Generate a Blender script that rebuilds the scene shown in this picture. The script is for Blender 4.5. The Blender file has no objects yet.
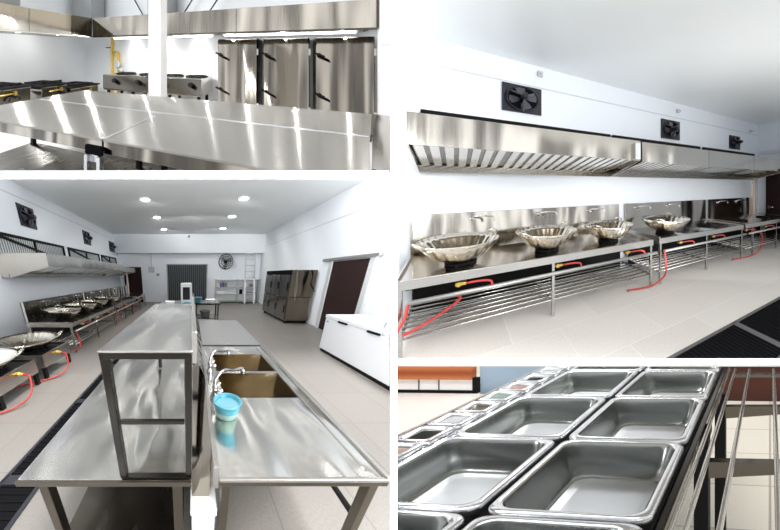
# Four commercial-kitchen bays seen through a white four-pane mullion.
# Every bay is a real built place on its own oblique plan: an origin and three axis vectors
# (along, across, up); all dimensions inside a bay are given in metres of that plan.
import bpy, bmesh, math, random
from mathutils import Vector, Matrix
random.seed(7)
C = bpy.context.scene.collection
PI = math.pi
cos, sin = math.cos, math.sin

# ------------------------------------------------------------------ frames
class Bay:
    def __init__(s, o, ax, ay, az):
        s.o = Vector(o)
        s.m = Matrix((ax, ay, az)).transposed()
    def w(s, p): return s.o + s.m @ Vector(p)
    def sub(s, o, ax, ay, az):
        return Bay(s.w(o), s.m @ Vector(ax), s.m @ Vector(ay), s.m @ Vector(az))

BL = Bay((-0.4405, 0.7083, 1.6387), (0.8084, 0.0, 0.0), (-0.7546, 1.2165, -0.038), (0.2842, -0.457, 0.8782))
TR = Bay((0.0, 0.0, 0.168), (2.3322, 1.2543, 0.3136), (0.4154, 2.0449, 0.5112), (0.0, 0.0, 1.77))
TL = Bay((0.0, 0.0, -13.9453), (13.932, -5.7304, -3.8322), (-4.1131, 13.8546, 9.222), (0.0, 0.0, 11.2969))
BR = Bay((0.0, 0.0, -9.3188), (4.5982, 3.8722, 0.0605), (-7.2884, 1.001, -0.3159), (0.0, 0.0, 8.2125))

# ------------------------------------------------------------------ materials
def mat(name, col, metal=0.0, rough=0.5, emit=None, estr=0.0, alpha=None, spec=None):
    m = bpy.data.materials.new(name); m.use_nodes = True
    b = m.node_tree.nodes['Principled BSDF']
    b.inputs['Base Color'].default_value = (*col, 1)
    b.inputs['Metallic'].default_value = metal
    b.inputs['Roughness'].default_value = rough
    if spec is not None: b.inputs['Specular IOR Level'].default_value = spec
    if emit:
        b.inputs['Emission Color'].default_value = (*emit, 1); b.inputs['Emission Strength'].default_value = estr
    return m

def node(m, t, **kw):
    n = m.node_tree.nodes.new(t)
    for k, v in kw.items(): setattr(n, k, v)
    return n
def link(m, a, b): m.node_tree.links.new(a, b)

def steel(name, lo, hi, rough=0.22, sx=3.0, sy=120.0, bump=0.06, wave=0.5, warm=(1, .98, .95), rvar=.12, aniso=.4, rot=0.0, wsc=(2.2, 2.2), dist=.03):
    """brushed stainless: fine streaks in roughness and tone, and a slow waviness of the sheet"""
    m = mat(name, hi, 1.0, rough)
    b = m.node_tree.nodes['Principled BSDF']
    uv = node(m, 'ShaderNodeUVMap')
    mp = node(m, 'ShaderNodeMapping'); mp.inputs['Scale'].default_value = (sx, sy, 1)
    link(m, uv.outputs[0], mp.inputs[0])
    n1 = node(m, 'ShaderNodeTexNoise'); n1.inputs['Scale'].default_value = 1.0; n1.inputs['Detail'].default_value = 1.0
    link(m, mp.outputs[0], n1.inputs['Vector'])
    n2 = node(m, 'ShaderNodeTexNoise'); n2.inputs['Scale'].default_value = 1.0; n2.inputs['Detail'].default_value = 1.5
    mp2 = node(m, 'ShaderNodeMapping'); mp2.inputs['Scale'].default_value = (wsc[0], wsc[1], 1)
    link(m, uv.outputs[0], mp2.inputs[0]); link(m, mp2.outputs[0], n2.inputs['Vector'])
    cr = node(m, 'ShaderNodeValToRGB')
    cr.color_ramp.elements[0].position = 0.0; cr.color_ramp.elements[1].position = 1.0
    lo = tuple(h-(h-l)*.45 for l, h in zip(lo, hi))
    cr.color_ramp.elements[0].color = (lo[0]*warm[0], lo[1]*warm[1], lo[2]*warm[2], 1)
    cr.color_ramp.elements[1].color = (hi[0]*warm[0], hi[1]*warm[1], hi[2]*warm[2], 1)
    link(m, n1.outputs['Fac'], cr.inputs[0]); link(m, cr.outputs[0], b.inputs['Base Color'])
    mr = node(m, 'ShaderNodeMapRange'); mr.inputs['To Min'].default_value = max(.03, rough-rvar*.25); mr.inputs['To Max'].default_value = rough+rvar*.35
    link(m, n1.outputs['Fac'], mr.inputs[0]); link(m, mr.outputs[0], b.inputs['Roughness'])
    bp = node(m, 'ShaderNodeBump'); bp.inputs['Strength'].default_value = wave; bp.inputs['Distance'].default_value = dist
    link(m, n2.outputs['Fac'], bp.inputs['Height'])
    b.inputs['Anisotropic'].default_value = aniso; b.inputs['Anisotropic Rotation'].default_value = rot
    tg = node(m, 'ShaderNodeTangent', direction_type='UV_MAP', uv_map='UVMap'); link(m, tg.outputs[0], b.inputs['Tangent'])
    link(m, bp.outputs[0], b.inputs['Normal'])
    return m

def tile(name, c1, c2, grout, size=.6, ratio=1.0, rough=.45, skew=0.0, gw=.012, speck=.06, offset=0.0):
    m = mat(name, c1, 0, rough)
    b = m.node_tree.nodes['Principled BSDF']
    uv = node(m, 'ShaderNodeUVMap')
    br = node(m, 'ShaderNodeTexBrick'); br.offset = offset; br.squash = 1
    br.inputs['Color1'].default_value = (*c1, 1); br.inputs['Color2'].default_value = (*c2, 1); br.inputs['Mortar'].default_value = (*grout, 1)
    br.inputs['Scale'].default_value = 1/size; br.inputs['Mortar Size'].default_value = gw
    br.inputs['Mortar Smooth'].default_value = .3
    br.inputs['Brick Width'].default_value = ratio; br.inputs['Row Height'].default_value = 1
    link(m, uv.outputs[0], br.inputs['Vector'])
    n = node(m, 'ShaderNodeTexNoise'); n.inputs['Scale'].default_value = 55; n.inputs['Detail'].default_value = 4
    link(m, uv.outputs[0], n.inputs['Vector'])
    mx = node(m, 'ShaderNodeMix', data_type='RGBA', blend_type='MULTIPLY'); mx.inputs['Factor'].default_value = 1
    mr = node(m, 'ShaderNodeMapRange'); mr.inputs['From Min'].default_value = .3; mr.inputs['From Max'].default_value = .7
    mr.inputs['To Min'].default_value = 1-speck*2; mr.inputs['To Max'].default_value = 1+speck
    link(m, n.outputs['Fac'], mr.inputs[0])
    link(m, br.outputs['Color'], mx.inputs[6]); link(m, mr.outputs[0], mx.inputs[7])
    link(m, mx.outputs[2], b.inputs['Base Color'])
    return m

def wallmat(name, col, rough=.6, speck=.02, sc=3.0):
    m = mat(name, col, 0, rough)
    b = m.node_tree.nodes['Principled BSDF']
    uv = node(m, 'ShaderNodeUVMap')
    n = node(m, 'ShaderNodeTexNoise'); n.inputs['Scale'].default_value = sc; n.inputs['Detail'].default_value = 3
    link(m, uv.outputs[0], n.inputs['Vector'])
    cr = node(m, 'ShaderNodeValToRGB')
    cr.color_ramp.elements[0].color = tuple(c*(1-speck) for c in col)+(1,); cr.color_ramp.elements[1].color = tuple(min(1, c*(1+speck)) for c in col)+(1,)
    link(m, n.outputs['Fac'], cr.inputs[0]); link(m, cr.outputs[0], b.inputs['Base Color'])
    return m

def stripes(name, c1, c2, freq, axis='X', rough=.5, metal=0.0, spec=.2):
    """pleats, slats or plank boards drawn in the sheet itself"""
    m = mat(name, c1, metal, rough, spec=spec)
    b = m.node_tree.nodes['Principled BSDF']
    uv = node(m, 'ShaderNodeUVMap')
    wv = node(m, 'ShaderNodeTexWave', wave_type='BANDS', bands_direction=axis); wv.inputs['Scale'].default_value = freq; wv.inputs['Distortion'].default_value = .3
    link(m, uv.outputs[0], wv.inputs['Vector'])
    cr = node(m, 'ShaderNodeValToRGB'); cr.color_ramp.elements[0].color = (*c1, 1); cr.color_ramp.elements[1].color = (*c2, 1)
    link(m, wv.outputs['Fac'], cr.inputs[0]); link(m, cr.outputs[0], b.inputs['Base Color'])
    return m

M = dict(
    steel=steel('brushed_steel', (.46, .45, .43), (.62, .61, .59), .25, 2.5, 90, wave=.35),
    steel_top=steel('worktop_steel', (.60, .60, .59), (.76, .76, .75), .2, 2.0, 80, wave=1.0, wsc=(3.2, 1.3), dist=.06),
    steel_tl=steel('table_steel', (.30, .29, .275), (.44, .43, .40), .24, 60, 1.6, wave=.35, warm=(1, .97, .92), aniso=.9, rot=.82, wsc=(1.2, .7)),
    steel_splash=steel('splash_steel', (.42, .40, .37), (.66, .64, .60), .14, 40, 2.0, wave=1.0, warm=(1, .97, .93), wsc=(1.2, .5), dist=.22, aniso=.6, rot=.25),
    steel_hood=steel('hood_steel', (.48, .46, .42), (.66, .64, .60), .13, 40, 2.0, wave=1.0, warm=(1, .97, .93), wsc=(1.3, .25), dist=.10, aniso=.75, rot=.25),
    steel_canopy=steel('plain_canopy_steel', (.48, .47, .45), (.60, .59, .57), .22, 20, 2.0, wave=.8, wsc=(.8, .4), dist=.05),
    steel_hood_tl=steel('canopy_steel', (.42, .40, .36), (.58, .55, .50), .13, 40, 2.0, wave=1.0, warm=(1, .97, .92), wsc=(.9, .15), dist=.8, aniso=.75, rot=.25),
    bronze=steel('bronze_dark_steel', (.022, .02, .017), (.05, .045, .038), .2, 8, 3.0, wave=.4, warm=(1, .96, .9)),
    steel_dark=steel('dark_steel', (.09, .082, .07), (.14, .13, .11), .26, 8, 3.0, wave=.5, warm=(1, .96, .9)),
    steel_edge=steel('edge_steel', (.085, .076, .06), (.16, .145, .12), .3, 3, 60, wave=.3, warm=(1, .95, .88)),
    steel_door=steel('door_steel', (.20, .19, .165), (.36, .335, .30), .12, 30, 1.2, wave=1.0, warm=(1, .97, .93), wsc=(1.3, .1), dist=.9, aniso=.75, rot=.25),
    steel_fridge=steel('fridge_steel', (.10, .095, .085), (.20, .19, .17), .22, 30, 1.2, wave=.8, warm=(1, .97, .93), wsc=(3, 1)),
    steel_sink=steel('sink_steel', (.19, .17, .13), (.31, .28, .22), .25, 8, 3, wave=.8, warm=(1, .95, .86)),
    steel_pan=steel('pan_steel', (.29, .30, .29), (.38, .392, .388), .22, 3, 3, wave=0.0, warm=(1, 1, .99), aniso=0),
    lit_pan_floor=mat('lit_pan_floor_steel', (.72, .74, .76), .75, .42),  # same steel as the pan walls, painted paler for light on the floors
    steel_rim=steel('rim_steel', (.66, .67, .68), (.80, .81, .83), .2, 5, 5, wave=0.0, warm=(1, 1, 1), aniso=0),
    wok=steel('wok_steel', (.60, .57, .50), (.88, .85, .80), .16, 30, 3, .03, .2, (1, .97, .91)),
    chrome=mat('chrome', (.75, .76, .78), 1, .12),
    black=mat('black_iron', (.008, .008, .008), 0, .6, spec=.08),
    iron_grey=mat('iron_grey', (.10, .10, .10), 0, .7, spec=.1),
    black_metal=mat('black_grating', (.006, .006, .007), 0, .8, spec=.03),
    darkgap=mat('dark_opening', (.008, .008, .009), 0, .9, spec=0.0),
    charcoal=mat('charcoal_plastic', (.02, .02, .026), 0, .4, spec=.3),
    blade=mat('fan_blade', (.055, .055, .07), 0, .35),
    fan_grey=mat('fan_plate', (.025, .025, .032), 0, .4, spec=.3),
    rubber_red=mat('red_hose', (.45, .035, .028), 0, .4),
    brass=mat('brass', (.72, .5, .12), .9, .3),
    yellow=mat('yellow_pipe', (.75, .50, .02), 0, .4),
    pipe=mat('grey_pipe', (.42, .42, .41), .7, .35),
    white=wallmat('white_paint', (.86, .88, .90), .5, .015),
    white_wall=wallmat('cool_white_wall', (.80, .84, .89), .6, .015),
    white_warm=wallmat('warm_white_wall', (.86, .85, .83), .6, .02),
    ceiling=wallmat('ceiling_board', (.84, .87, .88), .4, .015),
    beam=wallmat('beam_paint', (.68, .72, .77), .6, .015),
    freezer=mat('white_enamel', (.72, .74, .77), 0, .3),
    grey=mat('grey_paint', (.30, .31, .32), 0, .5),
    light_grey=mat('light_grey_paint', (.58, .60, .60), .1, .45),
    lamp=mat('downlight_lens', (1, 1, 1), 0, .5, (1, .98, .94), 14),
    tube=mat('tube_light', (1, 1, 1), 0, .5, (1, 1, 1), 6),
    teal=mat('teal_plastic', (.055, .25, .33), 0, .35),
    pale=mat('pale_green_plastic', (.27, .40, .36), 0, .3),
    water=mat('water', (.12, .30, .36), 0, .15),
    maroon=stripes('maroon_folding_door', (.012, .006, .006), (.035, .016, .015), 5, 'X', .6),
    shutter=stripes('roller_shutter', (.02, .023, .026), (.13, .14, .15), 2.6, 'X', .5, 0),
    louvre=stripes('louvre_glass', (.05, .055, .06), (.62, .66, .68), 4.5, 'X', .4),
    filt=stripes('baffle_filter', (.10, .085, .07), (.62, .58, .52), 4.2, 'X', .3, .9),
    tile_bl=tile('grey_floor_tile', (.225, .208, .188), (.205, .19, .172), (.165, .152, .14), .6, 1.0, .4, 0, .01),
    tile_tr=tile('beige_floor_tile', (.66, .625, .58), (.61, .575, .53), (.70, .68, .65), .62, 1.6, .4, 0, .012, .05, .5),
    tile_br=tile('cream_floor_tile', (.66, .62, .53), (.62, .58, .49), (.36, .32, .27), .75, 1.0, .35, 0, .012, .03),
    floor_tl=wallmat('pale_concrete', (.76, .75, .72), .4, .03),
    brown=stripes('brown_panel', (.05, .015, .010), (.07, .021, .013), .8, 'Y', .5),
    wood=stripes('orange_wood_slats', (.30, .075, .025), (.50, .17, .06), 3.4, 'Y', .45),
    bluegrey=wallmat('blue_grey_panel', (.33, .44, .54), .5, .03),
    pinkish=wallmat('pale_counter', (.72, .63, .58), .4, .05, 1.2),
    food_green=mat('green_garnish', (.12, .17, .14), 0, .5),
    food_red=mat('red_garnish', (.22, .13, .10), 0, .5),
    duct=steel('galvanised_duct', (.30, .31, .31), (.45, .46, .46), .4, 4, 4, .1, .4, (1, 1, 1)),
    cardboard=mat('grey_box', (.28, .29, .31), 0, .6),
    purple=mat('violet_box', (.16, .13, .30), 0, .5),
    blackline=mat('joint_line', (.60, .63, .66), 0, .7),
)

# ------------------------------------------------------------------ mesh builder (bay metres)
class MB:
    def __init__(s): s.bm = bmesh.new()
    def face(s, pts):
        return s.bm.faces.new([s.bm.verts.new(p) for p in pts])
    def box(s, x0, y0, z0, x1, y1, z1, bev=0.0):
        t = bmesh.new()
        bmesh.ops.create_cube(t, size=1)
        for v in t.verts:
            v.co = Vector(((x0+x1)/2+v.co.x*(x1-x0), (y0+y1)/2+v.co.y*(y1-y0), (z0+z1)/2+v.co.z*(z1-z0)))
        if bev: bmesh.ops.bevel(t, geom=list(t.edges), offset=bev, segments=2, affect='EDGES', profile=.6)
        s.merge(t); return s
    def merge(s, t):
        vm = {v: s.bm.verts.new(v.co) for v in t.verts}
        for f in t.faces:
            nf = s.bm.faces.new([vm[v] for v in f.verts]); nf.smooth = f.smooth
        t.free()
    def prism(s, poly, axis, a, b):
        """extrude a 2-D outline (the two other axes in order) between a and b along axis"""
        def P(u, v, t): return {'x': (t, u, v), 'y': (u, t, v), 'z': (u, v, t)}[axis]
        A = [s.bm.verts.new(P(u, v, a)) for u, v in poly]; B = [s.bm.verts.new(P(u, v, b)) for u, v in poly]
        n = len(poly)
        s.bm.faces.new(A); s.bm.faces.new(B[::-1])
        for i in range(n): s.bm.faces.new([A[i], B[i], B[(i+1) % n], A[(i+1) % n]])
        return s
    def tube(s, pts, r, seg=8, cap=True, closed=False):
        pts = [Vector(p) for p in pts]; rings = []; n = len(pts)
        up = None
        for i, p in enumerate(pts):
            a = pts[i-1] if (i > 0 or closed) else p
            b = pts[(i+1) % n] if (i < n-1 or closed) else p
            d = (b-a).normalized()
            if up is None:
                up = Vector((0, 0, 1)) if abs(d.z) < .9 else Vector((1, 0, 0))
            u = (up - d*up.dot(d))
            if u.length < 1e-4: u = Vector((1, 0, 0)) - d*d.x
            u.normalize(); v = d.cross(u); up = u
            rr = r[i] if isinstance(r, (list, tuple)) else r
            rings.append([s.bm.verts.new(p+u*rr*cos(2*PI*k/seg)+v*rr*sin(2*PI*k/seg)) for k in range(seg)])
        for i in range(n if closed else n-1):
            A, B = rings[i], rings[(i+1) % n]
            for k in range(seg):
                f = s.bm.faces.new([A[k], A[(k+1) % seg], B[(k+1) % seg], B[k]]); f.smooth = True
        if cap and not closed:
            s.bm.faces.new(rings[0][::-1]); s.bm.faces.new(rings[-1])
        return s
    def rod(s, a, b, r, seg=8): return s.tube([a, b], r, seg)
    def bar(s, a, b, w, h=None):
        """square-section bar"""
        a, b = Vector(a), Vector(b); h = h or w
        d = (b-a).normalized(); u = Vector((0, 0, 1)) if abs(d.z) < .9 else Vector((0, 1, 0))
        u = (u-d*u.dot(d)).normalized(); v = d.cross(u)
        q = [(-1, -1), (1, -1), (1, 1), (-1, 1)]
        A = [s.bm.verts.new(a+v*w/2*i+u*h/2*j) for i, j in q]; B = [s.bm.verts.new(b+v*w/2*i+u*h/2*j) for i, j in q]
        s.bm.faces.new(A[::-1]); s.bm.faces.new(B)
        for k in range(4): s.bm.faces.new([A[k], A[(k+1) % 4], B[(k+1) % 4], B[k]])
        return s
    def lathe(s, c, prof, seg=32, rfun=None, axis='z', capb=False, capt=False, smooth=True):
        """prof: (radius, height) pairs"""
        c = Vector(c); rings = []
        for j, (r, h) in enumerate(prof):
            ring = []
            for k in range(seg):
                t = 2*PI*k/seg; rr = r*(rfun(t, j) if rfun else 1)
                a, b = rr*cos(t), rr*sin(t)
                o = {'z': (a, b, h), 'x': (h, a, b), 'y': (b, h, a)}[axis]
                ring.append(s.bm.verts.new(c+Vector(o)))
            rings.append(ring)
        for A, B in zip(rings, rings[1:]):
            for k in range(seg):
                f = s.bm.faces.new([A[k], A[(k+1) % seg], B[(k+1) % seg], B[k]]); f.smooth = smooth
        if capb: s.bm.faces.new(rings[0][::-1])
        if capt: s.bm.faces.new(rings[-1])
        return s
    def build(s, name, bay, m, org, parent=None, parent_org=None, bevel=0):
        bm = s.bm
        bmesh.ops.recalc_face_normals(bm, faces=bm.faces)
        uvl = bm.loops.layers.uv.new('UVMap')
        for f in bm.faces:
            n = f.normal; ax = max(range(3), key=lambda i: abs(n[i]))
            for l in f.loops:
                c = l.vert.co
                l[uvl].uv = (c.x, c.y) if ax == 2 else ((c.x, c.z) if ax == 1 else (c.y, c.z))
        o = Vector(org)
        for v in bm.verts: v.co = bay.m @ (v.co - o)
        me = bpy.data.meshes.new(name); bm.to_mesh(me); bm.free()
        me.materials.append(M[m] if isinstance(m, str) else m)
        ob = bpy.data.objects.new(name, me); C.objects.link(ob)
        if parent is not None:
            ob.parent = parent
            ob.location = bay.m @ (o - Vector(parent_org))
        else:
            ob.location = bay.w(o)
        return ob

class Thing:
    """an Empty at the base of a thing that parents its parts"""
    def __init__(s, bay, name, label, cat, org, group=None):
        s.bay, s.org = bay, Vector(org)
        e = bpy.data.objects.new(name, None); C.objects.link(e); e.empty_display_size = .05
        e.location = bay.w(org); e['label'] = label; e['category'] = cat
        if group: e['group'] = group
        s.e = e
    def part(s, name, mb, m, label=None):
        o = mb.build(name, s.bay, m, s.org, s.e, s.org)
        if label: o['label'] = label
        return o
    def sub(s, parent, name, mb, m, label=None):
        o = mb.build(name, s.bay, m, s.org, parent, s.org)
        if label: o['label'] = label
        return o

def solo(bay, name, label, cat, mb, m, org, group=None):
    o = mb.build(name, bay, m, org); o['label'] = label; o['category'] = cat
    if group: o['group'] = group
    return o
def struct(bay, name, mb, m, org=(0, 0, 0), parent=None, porg=None):
    o = mb.build(name, bay, m, org, parent, porg)
    if parent is None: o['kind'] = 'structure'
    return o
def dup(t, new_org, label, group=None):
    """copy a thing with its parts and sub-parts to another place of the same bay"""
    r = t.e.copy(); C.objects.link(r); r.location = t.bay.w(new_org); r['label'] = label
    if group: r['group'] = group
    for ch in list(t.e.children):
        c = ch.copy(); C.objects.link(c); c.parent = r
        for g in list(ch.children):
            d = g.copy(); C.objects.link(d); d.parent = c
    return r

def arc(c, r, a0, a1, n, plane='xz'):
    out = []
    for i in range(n+1):
        t = a0+(a1-a0)*i/n; u, v = r*cos(t), r*sin(t)
        out.append((c[0]+u, c[1], c[2]+v) if plane == 'xz' else ((c[0], c[1]+u, c[2]+v) if plane == 'yz' else (c[0]+u, c[1]+v, c[2])))
    return out
def smoothpath(pts, n=6):
    """Catmull-Rom through the points"""
    P = [Vector(p) for p in pts]; P = [P[0]*2-P[1]]+P+[P[-1]*2-P[-2]]; out = []
    for i in range(1, len(P)-2):
        for k in range(n):
            t = k/n
            out.append(.5*((2*P[i])+(P[i+1]-P[i-1])*t+(2*P[i-1]-5*P[i]+4*P[i+1]-P[i+2])*t*t+(3*P[i]-P[i-1]-3*P[i+1]+P[i+2])*t**3))
    out.append(P[-2]); return out

# ------------------------------------------------------------------ shared kitchen equipment (frame: x along the wall, y towards the wall, z up)
def wok(bay, c, r, label, group=None, h=.17, handles=0.6, n=26):
    cx, cy, cz = c
    t = Thing(bay, 'wok', label, 'wok', c, group)
    b = MB()
    prof_o = [(.02, 0), (.18, .008), (.36, .07), (.56, .22), (.75, .46), (.90, .76), (1.0, 1.0)]
    fl = lambda t_, j: 1+.022*cos(n*t_)*(j/8.0)
    seg = n*6
    outer = [(a*r, z*h) for a, z in prof_o]
    inner = [((a-.012)*r if a > .05 else a*r, z*h+.006) for a, z in prof_o][::-1]
    b.lathe(c, outer+inner, seg, lambda t_, j: 1+.013*cos(n*t_)*(0, .2, .6, 1, 1, .7, .25)[min(j, 13-j)])
    t.part('bowl', b, 'wok')
    for s in (0, 1):
        a = handles+PI*s; d = Vector((cos(a), sin(a), 0)); p = Vector((-sin(a), cos(a), 0))
        base = Vector(c)+d*r*.97+Vector((0, 0, h*.93))
        pts = smoothpath([base-p*.07, base-p*.065+d*.05+Vector((0, 0, .04)), base+d*.075+Vector((0, 0, .06)), base+p*.065+d*.05+Vector((0, 0, .04)), base+p*.07], 5)
        hb = MB().tube(pts, .011, 8); t.part('handle', hb, 'wok')
    return t

def burner_ring(t, c, r=.145, z=0.0):
    b = MB()
    b.tube([(c[0]+r*cos(2*PI*k/24), c[1]+r*sin(2*PI*k/24), c[2]+.018) for k in range(24)], .014, 6, closed=True)
    for k in range(6):
        a = 2*PI*k/6+.2
        b.bar((c[0]+r*.25*cos(a), c[1]+r*.25*sin(a), c[2]+.015), (c[0]+r*1.1*cos(a), c[1]+r*1.1*sin(a), c[2]+.018), .02, .02)
        b.box(c[0]+r*cos(a)-.012, c[1]+r*sin(a)-.012, c[2], c[0]+r*cos(a)+.012, c[1]+r*sin(a)+.012, c[2]+.02)
    b.lathe(c, [(r*.35, .0), (r*.35, .02), (r*.2, .025)], 16, capb=True, capt=True)
    t.part('burner', b, 'black')

def stove_bench(bay, x0, x1, yf, yb, zt, label, legs, burners, taps, valves, sp=.5, group=None, hose=None, near_panel=True, splash_m='steel_splash'):
    t = Thing(bay, 'wok_stove_bench', label, 'stove', ((x0+x1)/2, (yf+yb)/2, 0), group)
    ap = .085
    b = MB().box(x0, yf, zt-.03, x1, yb-.02, zt, .006)
    t.part('worktop', b, splash_m)
    b = MB().box(x0, yf-.006, zt-ap, x1, yf+.02, zt+.004, .004)
    b.box(x0-.004, yf, zt-ap, x0+.02, yb-.02, zt+.03, .003); b.box(x1-.02, yf, zt-ap, x1+.004, yb-.02, zt+.004, .003)
    t.part('apron', b, 'steel')
    b = MB().box(x0, yb-.03, zt-.02, x1, yb, zt+sp, .004)
    o = t.part('splashback', b, splash_m)
    if near_panel:
        n = MB().prism([(yb-.03, zt+sp), (yb-.03, zt), (yb-.07, zt), (yb-.07, zt+sp)], 'x', x0-.004, x0+.012); t.sub(o, 'splash_return', n, 'steel')
    for lx in legs:
        for ly in (yf+.03, yb-.06):
            t.part('leg', MB().box(lx-.018, ly-.018, 0, lx+.018, ly+.018, zt-.03, .004), 'steel')
    # lower rack of long rods
    b = MB(); n = 9
    for k in range(n):
        y = yf+.03+(yb-.1-yf)*k/(n-1); b.rod((x0+.01, y, .2), (x1-.01, y, .2), .011, 6)
    for lx in legs: b.box(lx-.012, yf+.02, .175, lx+.012, yb-.06, .192)
    t.part('lower_rack', b, 'steel')
    t.part('rear_shade_sheet', MB().box(x0+.03, yb-.10, .06, x1-.03, yb-.09, zt-.05), 'black')  # matte black sheet, stands in for the shade under the bench
    t.part('burner_tray', MB().box(x0+.04, yf+.22, zt-.17, x1-.04, yb-.12, zt-.04), 'black')
    for c in burners: burner_ring(t, (c[0], c[1], zt), c[2] if len(c) > 2 else .145)
    for (tx, d) in taps:
        z = zt+sp-.06
        pts = smoothpath([(tx, yb-.02, z-.02), (tx, yb-.06, z), (tx+d*.08, yb-.12, z+.01), (tx+d*.21, yb-.14, z-.0), (tx+d*.235, yb-.14, z-.055)], 5)
        b = MB().tube(pts, .011, 8).lathe((tx, yb-.03, z-.02), [(.03, -.02), (.03, .02)], 10, axis='y', capb=True, capt=True)
        t.part('swing_tap', b, 'chrome')
    # gas manifold and taps under the front edge
    pz = zt-.2
    b = MB().rod((x0+.08, yf-.02, pz), (x1+.06, yf-.02, pz), .02, 10)
    o = t.part('gas_manifold', b, 'pipe')
    for vx in valves:
        v = MB().box(vx-.05, yf+.03, zt-.15, vx+.05, yf+.08, zt-.12, .006).lathe((vx-.02, yf+.03, zt-.13), [(.024, -.02), (.024, .03)], 8, axis='y', capb=True, capt=True)
        t.part('gas_valve', v, 'brass')
        h = MB().tube(smoothpath([(vx+.05, yf+.04, zt-.135), (vx+.18, yf+.0, zt-.125), (vx+.27, yf-.015, zt-.14), (vx+.285, yf-.02, pz+.01)], 5), .012, 8)
        t.part('gas_hose', h, 'rubber_red')
    if hose:
        t.part('supply_hose', MB().tube(smoothpath(hose, 8), .013, 8), 'rubber_red')
    return t

def hood(bay, x0, x1, yf, yb, zb, zt, zl, label, group=None, nseam=1, fm='steel_hood'):
    """canopy hood: upright front band, sloping baffle filters below, a trough at the back"""
    t = Thing(bay, 'range_hood', label, 'hood', ((x0+x1)/2, yb, zl), group)
    for k in range(nseam):
        a, c = x0+(x1-x0)*k/nseam, x0+(x1-x0)*(k+1)/nseam
        t.part('front_band', MB().box(a+.004, yf, zb, c-.004, yf+.02, zt, .003), fm)
    yl = yb-.17
    for xx in (x0, x1-.012):
        t.part('end_panel', MB().prism([(yf, zb), (yf, zt), (yb-.01, zt), (yb-.01, zl), (yl, zl)], 'x', xx, xx+.012), 'steel_hood')
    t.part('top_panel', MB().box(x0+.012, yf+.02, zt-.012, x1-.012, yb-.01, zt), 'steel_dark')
    nf = max(2, int((x1-x0)/.8))
    for k in range(nf):
        a, c = x0+.02+(x1-x0-.04)*k/nf, x0+.02+(x1-x0-.04)*(k+1)/nf
        b = MB(); nb = 7
        for j in range(nb):     # raised baffles
            u0, u1 = a+.015+(c-a-.03)*j/nb, a+.015+(c-a-.03)*(j+.62)/nb
            b.prism([(u0, 0), (u1, 0), (u1, 1), (u0, 1)], 'y', 0, 1)
        for v in b.bm.verts:
            y_, z_ = v.co.y, v.co.z
            v.co = Vector((v.co.x, yf+.03+(yl-yf-.03)*z_, zb+.02+(zl+.07-zb)*z_+.02*y_))
        f = MB(); f.face([(a, yf+.03, zb+.035), (c, yf+.03, zb+.035), (c, yl, zl+.105), (a, yl, zl+.105)])
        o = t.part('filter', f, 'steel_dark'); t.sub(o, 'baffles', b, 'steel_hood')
    t.part('trough', MB().prism([(yl, zl), (yb-.01, zl), (yb-.01, zl+.05), (yb-.03, zl+.05), (yb-.03, zl+.012), (yl+.02, zl+.012), (yl+.02, zl+.09), (yl, zl+.09)], 'x', x0, x1), 'steel')
    return t

def exhaust_fan(bay, x0, x1, z0, z1, yw, label, group=None):
    """square plate on the wall with a round duct ring, blades, and a motor on three arms"""
    cx, cz = (x0+x1)/2, (z0+z1)/2; rx = (x1-x0)*.42; rz = (z1-z0)*.42; r = min(rx, rz)
    t = Thing(bay, 'exhaust_fan', label, 'fan', (cx, yw, z0), group)
    t.part('plate', MB().box(x0, yw-.03, z0, x1, yw, z1, .008), 'fan_grey')
    kx = min(1.28, rx/rz)
    def wide(b):
        for v in b.bm.verts: v.co.x = cx+(v.co.x-cx)*kx
        return b
    ring = MB().lathe((cx, yw, cz), [(r*1.08, -.03), (r*1.1, -.06), (r*1.0, -.06), (r*.99, -.03)], 32, axis='y')
    t.part('duct_ring', wide(ring), 'charcoal')
    b = MB().lathe((cx, yw-.034, cz), [(r*.98, 0), (r*.98, .002)], 28, axis='y', capb=True, capt=True)
    t.part('duct', wide(b), 'darkgap')
    b = MB()
    for k in range(4):
        a = 2*PI*k/4+.3
        def q(rr, da, dy): return (cx+rr*cos(a+da), yw-.06+dy, cz+rr*sin(a+da))
        b.face([q(r*.2, -.45, .01), q(r*.5, -.55, .015), q(r*.93, -.45, .015), q(r*.95, .0, .0), q(r*.93, .35, -.015), q(r*.6, .45, -.015), q(r*.2, .4, -.01)])
    t.part('blades', wide(b), 'blade')
    b = MB().lathe((cx, yw, cz), [(r*.26, -.05), (r*.28, -.1), (r*.28, -.2), (r*.2, -.23)], 20, axis='y', capt=True, capb=True)
    t.part('motor', b, 'charcoal')
    for k in range(3):
        a = 2*PI*k/3+.55
        b = MB().bar((cx+r*.22*cos(a), yw-.15, cz+r*.22*sin(a)), (cx+r*1.08*cos(a), yw-.05, cz+r*1.08*sin(a)), .035, .02)
        t.part('motor_arm', b, 'blade')
    return t

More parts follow.
